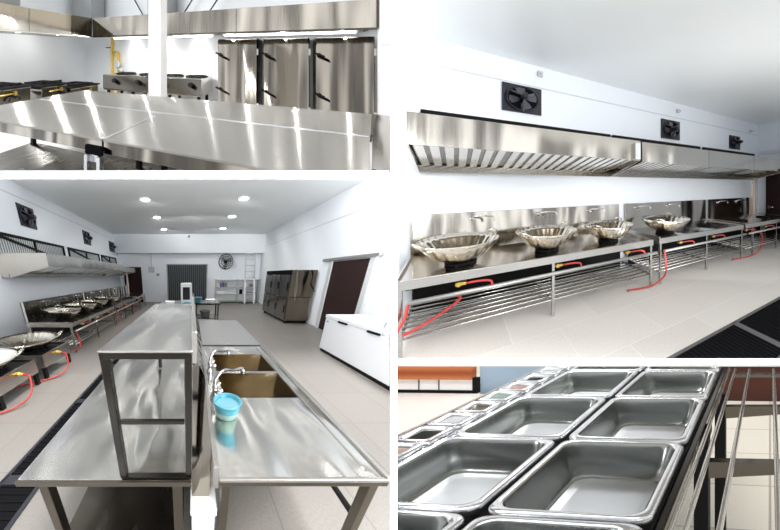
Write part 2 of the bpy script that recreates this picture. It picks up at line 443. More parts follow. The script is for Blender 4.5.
def worktable(bay, x0, x1, y0, y1, z, label, apron=.07, leg=.02, legs=None, shelf=.2, topm='steel_top', edgem='steel_edge', group=None, legm='steel_edge', splay=0, shelfm='steel_dark', name='worktable'):
    t = Thing(bay, name, label, 'table', ((x0+x1)/2, (y0+y1)/2, 0), group)
    t.part('tabletop', MB().box(x0, y0, z-.012, x1, y1, z, .004), topm)
    ins = .004
    b = MB().box(x0+ins, y0+ins, z-apron, x1-ins, y0+.03, z-.012, .003)
    b.box(x0+ins, y1-.03, z-apron, x1-ins, y1-ins, z-.012, .003)
    b.box(x0+ins, y0+.03, z-apron, x0+.03, y1-.03, z-.012); b.box(x1-.03, y0+.03, z-apron, x1-ins, y1-.03, z-.012)
    t.part('apron', b, edgem)
    for lx, ly in (legs or [(x0+.06, y0+.06), (x1-.06, y0+.06), (x0+.06, y1-.06), (x1-.06, y1-.06)]):
        t.part('leg', MB().box(lx-leg, ly-leg, 0, lx+leg, ly+leg, z-.012, .004), legm)
    if shelf: t.part('lower_shelf', MB().box(x0+.04, y0+.04, shelf-.02, x1-.04, y1-.04, shelf, .004), shelfm)
    return t

# =================================================================== BAY 1 (lower left): the long kitchen with prep tables
B = BL
CZ = 3.6
struct(B, 'floor', MB().prism([(-4.3, .3), (.85, .3), (4.0, 3.6), (4.0, 13), (-4.3, 13)], 'z', -.08, 0), 'tile_bl')
struct(B, 'ceiling', MB().prism([(-4.3, 5.43), (4.3, 5.43), (4.3, 13), (-4.3, 13)], 'z', CZ, CZ+.08), 'ceiling')
struct(B, 'wall_left', MB().prism([(2.5, 0), (2.5, 2.2), (5.43, CZ), (13, CZ), (13, 0)], 'x', -4.3, -4.2), 'white_wall')
struct(B, 'wall_right', MB().prism([(3.62, 0), (4.9, 3.4), (5.43, CZ), (13, CZ), (13, 0)], 'x', 4.0, 4.1), 'white_wall')
struct(B, 'wall_back', MB().box(-4.2, 12.5, 0, 4.0, 12.6, CZ), 'white_wall')
struct(B, 'trim_4', MB().box(-4.2, 12.1, 2.68, 4.0, 12.5, CZ), 'beam')          # dropped beam in front of the back wall
struct(B, 'trim_5', MB().box(3.985, 5.0, 2.98, 4.0, 12.1, 3.0), 'blackline')     # panel joint on the right wall
struct(B, 'trim_6', MB().box(-4.2, 4.9, 3.3, -4.19, 12.1, 3.32), 'blackline')

# doors
d = struct(B, 'door_1', MB().box(3.96, 4.8, 0, 3.99, 6.06, 1.9), 'maroon', (3.98, 5.4, 0))
struct(B, 'door_frame', MB().box(3.93, 6.06, 0, 4.0, 6.2, 1.95).box(3.93, 4.66, 0, 4.0, 4.8, 1.95), 'light_grey', (3.98, 5.4, 0), d, (3.98, 5.4, 0))
struct(B, 'door_track', MB().box(3.88, 4.56, 1.92, 4.0, 6.45, 1.99, .01), 'pipe', (3.98, 5.4, 0), d, (3.98, 5.4, 0))
struct(B, 'door_2', MB().box(-3.95, 12.42, 0, -2.93, 12.5, 1.98), 'maroon')
d = struct(B, 'door_3', MB().box(-1.38, 12.44, 0, .86, 12.5, 2.09), 'shutter', (0, 12.47, 0))
struct(B, 'door_frame', MB().box(-1.44, 12.42, 0, -1.38, 12.5, 2.13).box(.86, 12.42, 0, .92, 12.5, 2.13).box(-1.44, 12.42, 2.09, .92, 12.5, 2.14), 'grey', (0, 12.47, 0), d, (0, 12.47, 0))

# louvred openings above the hoods on the left wall
for k, (a, c) in enumerate([(4.6, 7.25), (7.5, 9.9), (10.15, 12.05)]):
    w = struct(B, 'window_%d' % (k+1), MB().box(-4.21, a, 1.95, -4.19, c, 2.42), 'louvre', (-4.2, a, 1.95))
    f = MB().box(-4.2, a, 2.37, -4.15, c, 2.43).box(-4.2, a, 1.93, -4.15, c, 1.97)
    for yy in (a, (a+c)/2, c-.05): f.box(-4.2, yy, 1.95, -4.15, yy+.05, 2.4)
    f.bar((-4.17, a+.1, 2.38), (-4.17, c-.1, 1.98), .05)
    struct(B, 'window_frame', f, 'black', (-4.2, a, 1.95), w, (-4.2, a, 1.95))

# ceiling downlights
lights = [(-1.34, 6.9, 'nearest downlight of the left ceiling row'), (-1.30, 8.8, 'middle downlight of the left ceiling row'), (-1.31, 10.89, 'farthest downlight of the left ceiling row'),
          (1.49, 6.82, 'nearest downlight of the right ceiling row'), (1.5, 8.66, 'middle downlight of the right ceiling row'), (1.47, 10.68, 'farthest downlight of the right ceiling row')]
t0 = None
for x, y, lab in lights:
    if t0 is None:
        t0 = Thing(B, 'ceiling_downlight', lab, 'light', (x, y, CZ), 'round ceiling downlights')
        t0.part('trim_ring', MB().lathe((x, y, CZ), [(.17, 0), (.17, -.02), (.14, -.025), (.14, -.005)], 28), 'white')
        t0.part('lens', MB().lathe((x, y, CZ), [(.14, -.012), (.12, -.02), (.02, -.022)], 28, capt=True), 'lamp')
    else: dup(t0, (x, y, CZ), lab)
solo(B, 'smoke_detector', 'small dark round detector on the dropped beam at the far end', 'detector',
     MB().lathe((-.15, 12.1, 2.95+.53), [(.07, 0), (.07, -.03), (.04, -.05)], 16, axis='y', capb=True, capt=True), 'grey', (-.15, 12.1, 3.48))

# ---- left prep table with its overshelf
T = worktable(B, -.745, -.006, .6, 3.8, .73, 'long stainless prep table at left under the open steel overshelf', apron=.035, leg=.022, shelf=.2)
T.part('edge_trim', MB().box(-.752, .592, .70, 0, .6, .728, .003), 'steel_edge')
T = Thing(B, 'overshelf', 'tall steel overshelf frame standing on the left prep table', 'shelf', (-.15, .62, .73))
T.part('shelf_top', MB().box(-.305, .598, 1.314, .004, 1.72, 1.322, .003), 'steel_top')
T.part('shelf_rim', MB().box(-.302, .6, 1.29, .0, .615, 1.314, .003).box(-.302, 1.7, 1.29, 0, 1.715, 1.314).box(-.302, .6, 1.29, -.29, 1.715, 1.314), 'bronze')
T.part('upstand', MB().box(.002, .6, 1.275, .018, 1.72, 1.385, .004), 'steel')
for px, py in ((-.289, .617), (-.012, .617), (-.289, 1.69), (-.012, 1.69)):
    w = .0145 if px < -.1 else .012
    T.part('post', MB().box(px-w, py-w, .742, px+w, py+w, 1.314, .003), 'bronze')
T.part('crossbar', MB().box(-.27, .607, 1.018, -.026, .622, 1.036, .003), 'bronze')
T.part('crossbar', MB().box(-.27, 1.68, 1.018, -.026, 1.695, 1.036, .003), 'bronze')
T.part('base_bar', MB().box(-.30, .603, .732, .0, .628, .742, .003), 'bronze')
solo(B, 'divider_panel', 'narrow brushed steel panel between the two counter runs', 'panel',
     MB().prism([(.004, .537), (.086, .537), (.086, .84), (.05, 1.2), (.03, 1.24), (.004, 1.24)], 'y', .66, 3.8), 'steel_door', (.04, .66, .537))
T = Thing(B, 'plinth', 'low plinth with white top under the steel panel between the counters', 'plinth', (.05, .6, 0))
T.part('cap', MB().box(-.004, .6, .49, .119, 3.8, .535, .004), 'light_grey', 'pale top'); T.part('body', MB().box(.002, .612, 0, .113, 3.8, .49), 'grey')

# ---- sink counter on the right
T = Thing(B, 'sink_counter', 'stainless sink counter with two deep basins, right of the partition', 'sink', (.48, .6, 0))
zt = .73
tp = MB()
for a in [(.12, .6, .85, 1.21), (.12, 1.21, .23, 2.3), (.765, 1.21, .85, 2.3), (.23, 1.59, .765, 1.63), (.23, 2.04, .765, 2.3)]:
    tp.box(a[0], a[1], zt-.012, a[2], a[3], zt)
T.part('countertop', tp, 'steel_top')
rim = MB().box(.835, .6, zt, .862, 2.3, zt+.012, .004).box(.12, .596, zt-.01, .862, .612, zt+.006, .003).box(.775, .66, zt, .783, 2.25, zt+.004)
T.part('raised_rim', rim, 'steel')
T.part('backsplash', MB().box(.09, .6, zt-.05, .118, 2.3, zt+.075, .004), 'steel')
T.part('apron', MB().box(.124, .604, zt-.045, .856, .63, zt-.012, .003).box(.83, .63, zt-.045, .856, 2.3, zt-.012).box(.124, 2.27, zt-.045, .856, 2.3, zt-.012), 'steel_edge')
for (x0, y0, x1, y1) in ((.23, 1.21, .765, 1.59), (.23, 1.63, .765, 2.04)):
    b = MB(); i = .02; zb = zt-.24
    top = [(x0, y0, zt), (x1, y0, zt), (x1, y1, zt), (x0, y1, zt)]; bot = [(x0+i, y0+i, zb), (x1-i, y0+i, zb), (x1-i, y1-i, zb), (x0+i, y1-i, zb)]
    for k in range(4): b.face([top[k], top[(k+1) % 4], bot[(k+1) % 4], bot[k]])
    b.face(bot)
    o = T.part('basin', b, 'steel_sink')
    T.sub(o, 'drain', MB().lathe(((x0+x1)/2, (y0+y1)/2, zb+.002), [(.035, 0), (.03, .004), (.01, .004)], 16, capt=True), 'chrome')
for lx, ly in ((.155, .64), (.82, .64), (.155, 2.24), (.82, 2.24)):
    T.part('leg', MB().box(lx-.02, ly-.02, 0, lx+.02, ly+.02, zt-.012, .004), 'steel_edge')
T.part('side_rail', MB().box(.81, .66, .40, .83, 2.22, .425), 'black')
def faucet(cx, cy, ex, ey, ez, lab):
    t = Thing(B, 'faucet', lab, 'tap', (cx, cy, zt), 'gooseneck taps of the sink counter')
    t.part('base', MB().lathe((cx, cy, zt), [(.03, 0), (.028, .02), (.018, .03), (.018, .07), (.022, .08), (.014, .1)], 18, capb=True, capt=True), 'chrome')
    p = smoothpath([(cx, cy, zt+.08), (cx+.005, cy+.02, zt+.13), (cx+(ex-cx)*.25, cy+(ey-cy)*.25, zt+.175), (cx+(ex-cx)*.65, cy+(ey-cy)*.65, ez+.055), (ex-.01, ey-.01, ez+.03), (ex, ey, ez)], 6)
    t.part('spout', MB().tube(p, .011, 10), 'chrome')
    t.part('nozzle', MB().lathe((ex, ey, ez-.03), [(.012, 0), (.018, .01), (.015, .04)], 12, capb=True, capt=True), 'chrome')
    for s in (-1, 1):
        t.part('lever', MB().rod((cx, cy+s*.03, zt+.06), (cx+.05, cy+s*.05, zt+.085), .008), 'chrome')
faucet(.165, 1.22, .43, 1.50, .80, 'chrome gooseneck tap at the near basin, behind the teal bowl')
faucet(.165, 1.62, .38, 1.90, .80, 'dark chrome gooseneck tap at the far basin')
T = Thing(B, 'plastic_bowl', 'teal plastic bowl nested on a pale green tub on the sink counter', 'bowl', (.22, 1.03, zt))
T.part('tub', MB().lathe((.22, 1.03, zt), [(.062, 0), (.068, .005), (.074, .055)], 32, capb=True), 'pale', 'pale green lower tub')
T.part('rim_bowl', MB().lathe((.22, 1.03, zt+.045), [(.075, 0), (.079, .02), (.082, .05), (.087, .052), (.087, .057), (.077, .055), (.068, .02)], 32), 'teal', 'teal upper bowl')
T.part('water', MB().lathe((.22, 1.03, zt+.078), [(.072, 0), (.001, .0)], 32), 'water')

# ---- counters behind
worktable(B, .135, .88, 2.36, 3.83, .73, 'plain grey-topped stainless table behind the sink counter', apron=.05, shelf=.2, topm='steel')
worktable(B, .1, .9, 6.3, 7.1, .73, 'small far stainless table carrying teal tub, right of the overshelf', apron=.05, shelf=.25, topm='steel')
worktable(B, -.95, .04, 5.0, 7.0, .73, 'far stainless table beyond the overshelf, by the roller shutter', apron=.05, shelf=.2, topm='steel')
T = Thing(B, 'food_processor', 'boxy pale grey machine with open dark centre on the far table', 'machine', (-.06, 6.4, .73))
T.part('housing', MB().box(-.33, 6.35, .73, -.27, 6.6, 1.3, .01).box(-.05, 6.35, .73, .01, 6.6, 1.3, .01).box(-.33, 6.35, 1.2, .01, 6.6, 1.32, .015).box(-.33, 6.35, .73, .01, 6.6, .82), 'light_grey')
T.part('chamber', MB().box(-.27, 6.45, .82, -.05, 6.58, 1.2), 'charcoal')
def tub(x, y, z, r, h, m, lab, name='plastic_tub', cat='tub', grp=None):
    solo(B, name, lab, cat, MB().lathe((x, y, z), [(r*.75, 0), (r, h), (r*1.06, h), (r*1.06, h+.01), (r*.95, h), (r*.7, .01)], 20, capb=True), m, (x, y, z), grp)
tub(-.13, 5.4, .73, .1, .13, 'teal', 'teal tub on the far table beside the boxy machine')
tub(.2, 6.45, .73, .13, .16, 'teal', 'teal tub on the small far table')
tub(-.62, 5.9, .73, .14, .1, 'white', 'white bowl on the far table, left of the boxy machine', 'white_bowl', 'bowl')
tub(.62, 6.7, .73, .16, .07, 'white', 'shallow white bowl on the small far table', 'white_bowl', 'bowl')
tub(.45, 6.6, .255, .18, .2, 'grey', 'dark pot on the shelf under the small far table', 'stock_pot', 'pot')

# ---- fridge, freezer
T = Thing(B, 'upright_refrigerator', 'large dark-doored stainless upright refrigerator by the right wall', 'refrigerator', (3.52, 7.7, 0))
T.part('cabinet', MB().box(3.14, 6.66, .1, 3.94, 8.84, 1.70, .01), 'steel_door')
T.part('side_panel', MB().box(3.16, 6.645, .12, 3.92, 6.66, .86, .003).box(3.16, 6.645, .88, 3.92, 6.66, 1.68, .003), 'steel_door')
T.part('top_fascia', MB().box(3.115, 6.66, 1.56, 3.14, 8.84, 1.70, .004), 'black_metal')
T.part('kick_base', MB().box(3.2, 6.7, .03, 3.9, 8.8, .1), 'black')
for k in range(3):
    for z0, z1 in ((.13, .84), (.87, 1.54)):
        y0 = 6.68+k*.72; o = T.part('door', MB().box(3.105, y0, z0, 3.14, y0+.7, z1, .006), 'steel_fridge')
        T.sub(o, 'handle', MB().box(3.08, y0+.05, (z0+z1)/2-.12, 3.105, y0+.08, (z0+z1)/2+.12, .005), 'black')
for fx in (3.2, 3.88):
    for fy in (6.75, 8.75): T.part('foot', MB().lathe((fx, fy, 0), [(.03, 0), (.03, .04)], 10, capb=True, capt=True), 'black')
T.part('power_cable', MB().tube(smoothpath([(3.7, 6.63, 1.70), (3.78, 6.62, 1.5), (3.76, 6.62, 1.3), (3.88, 6.62, 1.12), (3.95, 6.62, 1.05)], 6), .012, 6), 'black')

T = Thing(B, 'chest_freezer', 'long white chest freezer with two lids in front of the folding door', 'freezer', (3.2, 3.4, 0))
def slantbox(x0, x1, y1, z0, z1, e=0.0):
    """box whose near end follows the cut of the alcove"""
    def yn(x, z): return 2.40+.4*z+1.05*(x-2.81)+e
    b = MB(); P = lambda x, y, z: (x, y, z)
    v = [P(x0, yn(x0, z0), z0), P(x1, yn(x1, z0), z0), P(x1, y1, z0), P(x0, y1, z0), P(x0, yn(x0, z1), z1), P(x1, yn(x1, z1), z1), P(x1, y1, z1), P(x0, y1, z1)]
    for f in ((0, 1, 2, 3), (4, 5, 6, 7), (0, 1, 5, 4), (1, 2, 6, 5), (2, 3, 7, 6), (3, 0, 4, 7)): b.face([v[i] for i in f])
    return b
T.part('body', slantbox(2.81, 3.58, 4.12, .07, .715, .03), 'freezer')
T.part('base', slantbox(2.83, 3.56, 4.1, .0, .07), 'black')
T.part('lid', MB().prism([(2.80, 3.26), (3.22, 3.26), (3.59, 3.62), (3.59, 4.13), (2.80, 4.13)], 'z', .725, .785), 'freezer')
T.part('lid', MB().prism([(2.80, 2.82), (3.17, 3.25), (2.80, 3.25)], 'z', .725, .785), 'freezer')
T.part('gasket', slantbox(2.815, 3.57, 4.11, .712, .727, .08), 'grey')
for hy in (3.62, 2.95): T.part('handle', MB().box(2.775, hy-.11, .70, 2.81, hy+.11, .735, .008), 'black')
T.part('badge', MB().box(2.803, 4.02, .64, 2.81, 4.07, .67), 'grey')

# ---- back wall fittings
T = Thing(B, 'wall_fan', 'black caged wall fan high on the back wall', 'fan', (1.93, 12.5, 1.9))
T.part('cage', (lambda b: [b.tube([(1.93+r*cos(2*PI*k/28), 12.2+dy, 2.25+r*sin(2*PI*k/28)) for k in range(28)], .012, 5, closed=True) for r, dy in ((.4, .0), (.38, -.06), (.26, -.1), (.13, -.12), (.4, .06))] and [b.rod((1.93+.1*cos(a), 12.08, 2.25+.1*sin(a)), (1.93+.4*cos(a), 12.2, 2.25+.4*sin(a)), .007, 5) for a in [2*PI*k/18 for k in range(18)]] and b)(MB()), 'black')
b = MB()
for k in range(3):
    a0 = 2*PI*k/3+.4
    q = lambda r, da, dy: (1.93+r*cos(a0+da), 12.2+dy, 2.25+r*sin(a0+da))
    b.face([q(.06, -.4, 0), q(.34, -.45, .03), q(.36, .2, -.03), q(.2, .5, -.03), q(.06, .5, 0)])
T.part('blades', b, 'grey')
T.part('motor', MB().lathe((1.93, 12.22, 2.25), [(.09, -.05), (.1, .1), (.06, .2)], 16, axis='y', capb=True, capt=True), 'black')
T.part('bracket', MB().bar((1.93, 12.36, 2.25), (1.93, 12.48, 1.95), .07).box(1.88, 12.46, 1.85, 1.98, 12.5, 2.1), 'black')

T = Thing(B, 'ladder', 'tall white and grey ladder leaning against the back wall', 'ladder', (3.25, 11.9, 0))
for rx0, rx1 in ((3.08, 2.98), (3.62, 3.5)):
    T.part('rail', MB().bar((rx0, 11.8, 0), ((rx0+rx1)/2, 11.98, 1.35), .09, .05), 'white', 'white lower rail')
    T.part('rail', MB().bar(((rx0+rx1)/2, 11.98, 1.35), (rx1, 12.05, 2.72), .05, .04), 'light_grey')
for k in range(9):
    z = .25+k*.3; f = z/2.7; xa = 3.08+(2.98-3.08)*f; xb = 3.62+(3.5-3.62)*f; y = 11.8+.25*f
    T.part('rung', MB().rod((xa, y, z), (xb, y, z), .022, 6), 'light_grey')

T = Thing(B, 'storage_rack', 'low grey three-tier storage rack along the back wall', 'rack', (2.7, 12.2, 0))
for z in (.12, .5, .9, 1.3): T.part('shelf', MB().box(1.4, 12.05, z-.03, 3.95, 12.48, z), 'light_grey')
for x in (1.42, 2.7, 3.93):
    for y in (12.07, 12.46): T.part('upright', MB().box(x-.025, y-.025, 0, x+.025, y+.025, 1.33), 'light_grey')
T.part('back_sheet', MB().box(1.4, 12.46, .1, 3.95, 12.48, 1.3), 'white')
for (x, z, w, h, m, lab) in [(1.66, .9, .09, .2, 'purple', 'violet bottle-sized box on the upper rack shelf, left one'), (1.80, .9, .09, .23, 'purple', 'violet bottle-sized box on the upper rack shelf, right one'),
        (1.95, .9, .12, .22, 'cardboard', 'grey carton on the upper rack shelf beside the violet boxes'), (1.5, .5, .38, .16, 'white', 'white carton on the middle rack shelf at its left end'),
        (2.85, .5, .12, .25, 'black', 'black canister on the middle rack shelf behind the ladder'), (3.4, .9, .3, .14, 'cardboard', 'flat grey carton on the upper rack shelf right of the ladder'),
        (3.3, .5, .45, .12, 'cardboard', 'flat grey carton on the middle rack shelf right of the ladder')]:
    z += .004; solo(B, 'carton', lab, 'box', MB().box(x, 12.1, z, x+w, 12.36, z+h, .01).box(x+w*.1, 12.09, z+h*.55, x+w*.9, 12.105, z+h*.8), m, (x, 12.05, z), 'cartons on the storage rack')
T = Thing(B, 'electrical_box', 'grey electrical box with conduit on the back wall near the dark door', 'electrical box', (-2.3, 12.5, 1.65))
T.part('case', MB().box(-2.5, 12.4, 1.68, -2.15, 12.5, 2.0, .012), 'light_grey')
T.part('conduit', MB().rod((-2.3, 12.46, 2.0), (-2.3, 12.46, 2.68), .02, 6), 'light_grey')
solo(B, 'wall_socket', 'small grey socket box on the back wall between dark door and shutter', 'socket', MB().box(-2.05, 12.44, 1.5, -1.88, 12.5, 1.64, .01).box(-2.0, 12.43, 1.53, -1.93, 12.44, 1.6), 'grey', (-1.96, 12.5, 1.5))
solo(B, 'standpipe', 'pale pink upright pipe between the stove benches and the dark door', 'pipe', MB().rod((-3.62, 11.9, 0), (-3.62, 11.9, 1.9), .05, 10).lathe((-3.62, 11.9, 1.05), [(.07, -.05), (.07, .05)], 10), 'pinkish', (-3.62, 11.9, 0))

# ---- hoods and fans along the left wall
HB = B.sub((-3.1, 4.94, -.037), (0, .69, 0), (-1.10, 0, 0), (0, 0, .897))
HB = HB.sub((0, -2.7, 0), (1, 0, 0), (0, 1, 0), (0, 0, 1))
hood(HB, -.38, 6.9, 2.7, 3.69, 1.97, 2.26, 1.70, 'long steel canopy hood on the left wall of the long kitchen', nseam=3, fm='steel_canopy')
hood(HB, 7.2, 10.3, 2.75, 3.66, 1.93, 2.16, 1.72, 'short far canopy hood before the dark door', nseam=1, fm='steel_canopy')
fans = [(5.66, 6.2, 'black exhaust fan nearest of three on the left wall of the long kitchen'),
        (8.75, 9.3, 'black exhaust fan, middle of three on the left wall of the long kitchen'),
        (11.35, 12.05, 'black exhaust fan, farthest of three on the left wall of the long kitchen')]
FB = B.sub((-4.2, 0, 0), (0, 1, 0), (-1, 0, 0), (0, 0, 1))
for a, c, lab in fans: exhaust_fan(FB, a, c, 2.69, 3.17, 0, lab, 'exhaust fans of the long kitchen')

# ---- stove benches along the left wall (frame: x away along the wall, y towards the wall)
SB = B.sub((-2.43, 4.30, 0), (0, .76, 0), (-1.0, 0, 0), (0, 0, .85))
SB = SB.sub((0, -2.73, 0), (1, 0, 0), (0, 1, 0), (0, 0, 1))
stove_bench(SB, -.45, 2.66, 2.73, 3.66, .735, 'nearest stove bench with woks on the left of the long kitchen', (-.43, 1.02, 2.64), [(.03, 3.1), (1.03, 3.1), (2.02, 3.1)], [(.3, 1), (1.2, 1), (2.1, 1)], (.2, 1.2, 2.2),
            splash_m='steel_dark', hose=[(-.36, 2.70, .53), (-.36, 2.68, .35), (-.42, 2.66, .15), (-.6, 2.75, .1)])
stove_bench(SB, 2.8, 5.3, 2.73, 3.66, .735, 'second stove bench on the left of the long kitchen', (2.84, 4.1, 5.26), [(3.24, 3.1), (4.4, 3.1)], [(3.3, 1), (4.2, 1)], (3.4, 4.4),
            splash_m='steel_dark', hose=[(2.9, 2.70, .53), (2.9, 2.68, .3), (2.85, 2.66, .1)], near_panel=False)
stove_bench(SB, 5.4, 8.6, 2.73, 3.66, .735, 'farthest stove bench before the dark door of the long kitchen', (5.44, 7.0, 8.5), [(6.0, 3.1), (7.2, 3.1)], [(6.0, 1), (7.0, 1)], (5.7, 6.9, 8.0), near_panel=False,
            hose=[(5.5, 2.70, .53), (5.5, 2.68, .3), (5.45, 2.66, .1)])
for k, (x, lab) in enumerate([(.03, 'fluted steel wok nearest of four on the far left benches'), (1.03, 'fluted steel wok second of four on the far left benches'),
                              (2.02, 'fluted steel wok third of four on the far left benches'), (3.24, 'fluted steel wok farthest of four on the far left benches')]):
    wok(SB, (x, 3.1, .76), .40, lab, 'woks on the left benches of the long kitchen', h=.26)

# low square burners with big woks in the near left
def low_burner(y0, y1, lab):
    t = Thing(B, 'low_wok_burner', lab, 'stove', (-2.6, (y0+y1)/2, 0), 'low burners at the near left')
    x0, x1, z0, z1 = -3.05, -2.28, .19, .40
    t.part('body', MB().box(x0, y0, z0, x0+.03, y1, z1).box(x1-.03, y0, z0, x1, y1, z1, .006).box(x0, y0, z0, x1, y0+.03, z1, .006).box(x0, y1-.03, z0, x1, y1, z1, .006), 'steel')
    t.part('top_plate', MB().box(x0+.03, y0+.03, z1-.05, x1-.03, y1-.03, z1-.03), 'black')
    t.part('base_plate', MB().box(x0+.03, y0+.03, z0, x1-.03, y1-.03, z0+.02), 'black')
    burner_ring(t, ((x0+x1)/2, (y0+y1)/2, z1-.035), .2)
    for lx in (x0+.04, x1-.04):
        for ly in (y0+.04, y1-.04): t.part('leg', MB().box(lx-.025, ly-.025, 0, lx+.025, ly+.025, z0), 'black')
    ym = (y0+y1)/2
    t.part('gas_valve', MB().lathe((x1, ym, .33), [(.03, 0), (.03, .03), (.018, .035), (.018, .07)], 12, axis='x', capb=True, capt=True), 'brass')
    t.part('gas_hose', MB().tube(smoothpath([(x1+.06, ym, .33), (x1+.16, ym-.02, .3), (x1+.22, ym-.15, .12), (x1+.12, ym-.3, .03), (x1-.05, ym-.45, .02), (x1-.3, ym-.6, .02)], 7), .011, 8), 'rubber_red')
low_burner(2.8, 3.5, 'low square steel burner under the second big wok at far left')
low_burner(2.0, 2.68, 'low square steel burner nearest the camera at far left')
wok(B, (-2.72, 3.12, .42), .46, 'big fluted wok on the second low burner at far left', 'big woks at the near left', h=.15)
wok(B, (-2.66, 2.22, .42), .43, 'big pale wok on the nearest low burner at far left', 'big woks at the near left', h=.15)

# floor drain with black grating
T = Thing(B, 'floor_drain', 'black floor drain grating beside the left prep table', 'drain', (-1.35, 2, 0))
def grating(bay, t, x0, x1, y0, y1, along, n, cross):
    b = MB().box(x0, y0, .001, x1, y1, .004); t.part('channel', b, 'darkgap')
    f = MB().box(x0, y0, .001, x0+.03, y1, .012).box(x1-.03, y0, .001, x1, y1, .012).box(x0, y0, .001, x1, y0+.03, .012).box(x0, y1-.03, .001, x1, y1, .012)
    for c in cross:
        if along == 'y': f.box(x0, c-.04, .001, x1, c+.04, .012)
        else: f.box(c-.04, y0, .001, c+.04, y1, .012)
    t.part('frame', f, 'charcoal')
    g = MB()
    for k in range(n):
        if along == 'y':
            y = y0+(y1-y0)*(k+.5)/n; g.box(x0+.03, y-.012, .003, x1-.03, y+.004, .01)
        else:
            x = x0+(x1-x0)*(k+.5)/n; g.box(x-.012, y0+.03, .003, x+.004, y1-.03, .01)
    t.part('bars', g, 'black_metal')
grating(B, T, -1.52, -1.18, .5, 5.5, 'y', 90, (1.13, 2.2, 3.3, 4.4))

# =================================================================== BAY 2 (upper right): wok line under the long hood
B = TR
struct(B, 'floor', MB().prism([(-.66, 3.68), (-.47, 2.81), (2.52, .97), (4.5, -.25), (8.2, -.3), (8.2, 3.68)], 'z', -.05, 0), 'tile_tr')
struct(B, 'wall_back', MB().box(-.62, 3.67, 0, 8.0, 3.75, 3.46), 'white_wall')
struct(B, 'wall_right', MB().box(8.0, .2, 0, 8.1, 3.67, 3.46), 'white_wall')
struct(B, 'ceiling', MB().prism([(-.62, 3.75), (-.50, 3.05), (3.2, .6), (8.1, .2), (8.1, 3.75)], 'z', 3.46, 3.52), 'ceiling')
struct(B, 'trim_7', MB().box(-.61, 3.66, 3.12, 8.0, 3.67, 3.135), 'blackline')
struct(B, 'trim_8', MB().box(7.94, .3, 2.53, 8.0, 3.6, 2.62), 'beam')
d = struct(B, 'door_4', MB().box(7.95, 2.4, 0, 7.99, 3.44, 2.15), 'maroon', (7.97, 3, 0))
struct(B, 'door_handle', MB().box(7.9, 3.33, .9, 7.95, 3.37, 1.0, .01).rod((7.9, 3.35, .95), (7.9, 3.22, .95), .012), 'chrome', (7.97, 3, 0), d, (7.97, 3, 0))
solo(B, 'standpipe', 'pinkish copper standpipe on the wall at the far right end of the wok line', 'pipe', MB().rod((7.75, 3.6, 0), (7.75, 3.6, 2.0), .03, 8).rod((7.62, 3.62, 0), (7.62, 3.62, 2.0), .05, 8), 'pinkish', (7.75, 3.6, 0))

for k, (a, c) in enumerate([(-.36, 2.44), (2.50, 5.06), (5.22, 7.64)]):
    w = struct(B, 'window_%d' % (k+4), MB().box(a, 3.655, 2.18, c, 3.672, 2.50), 'louvre', (a, 3.66, 2.18))
    f = MB().box(a, 3.6, 2.46, c, 3.67, 2.53).box(a, 3.62, 2.16, c, 3.67, 2.2)
    for xx in (a, a+(c-a)*.35, a+(c-a)*.7, c-.06): f.box(xx, 3.6, 2.18, xx+.06, 3.67, 2.5)
    f.bar((a+.1, 3.6, 2.24), (c-.1, 3.6, 2.48), .05)
    struct(B, 'window_frame', f, 'black', (a, 3.66, 2.18), w, (a, 3.66, 2.18))
for a, c, z0, z1, lab in [(.58, 1.16, 2.69, 3.10, 'large black exhaust fan above the near end of the long hood'), (3.80, 4.38, 2.62, 3.04, 'black exhaust fan, second above the long hood'),
                    (6.40, 6.92, 2.60, 2.97, 'black exhaust fan, third above the long hood near the corner')]:
    exhaust_fan(B, a, c, z0, z1, 3.67, lab, 'exhaust fans above the wok line')
for x, z, lab in ((1.14, 3.34, 'small white bracket on the wall above the first exhaust fan'), (4.32, 3.28, 'small white bracket on the wall above the second exhaust fan'), (7.5, 3.2, 'small white bracket on the wall above the third exhaust fan')):
    solo(B, 'wall_hook', lab, 'hook', MB().box(x-.04, 3.62, z-.04, x+.04, 3.67, z+.04, .008).rod((x, 3.63, z), (x, 3.56, z-.02), .012), 'light_grey', (x, 3.67, z-.04), 'wall brackets above the fans')
hood(B, -.37, 2.37, 2.70, 3.67, 1.965, 2.26, 1.75, 'near stainless canopy hood above the first wok bench', nseam=1)
hood(B, 2.40, 7.35, 2.70, 3.67, 1.945, 2.25, 1.75, 'far stainless canopy hood running to the right corner', nseam=3)
solo(B, 'switch_box', 'small grey switch box with red dot at the joint of the two hoods', 'switch', MB().box(2.25, 2.66, 1.98, 2.34, 2.7, 2.22, .006).lathe((2.295, 2.66, 2.03), [(.025, 0), (.02, -.012)], 12, axis='y', capt=True), 'light_grey', (2.3, 2.7, 1.98))

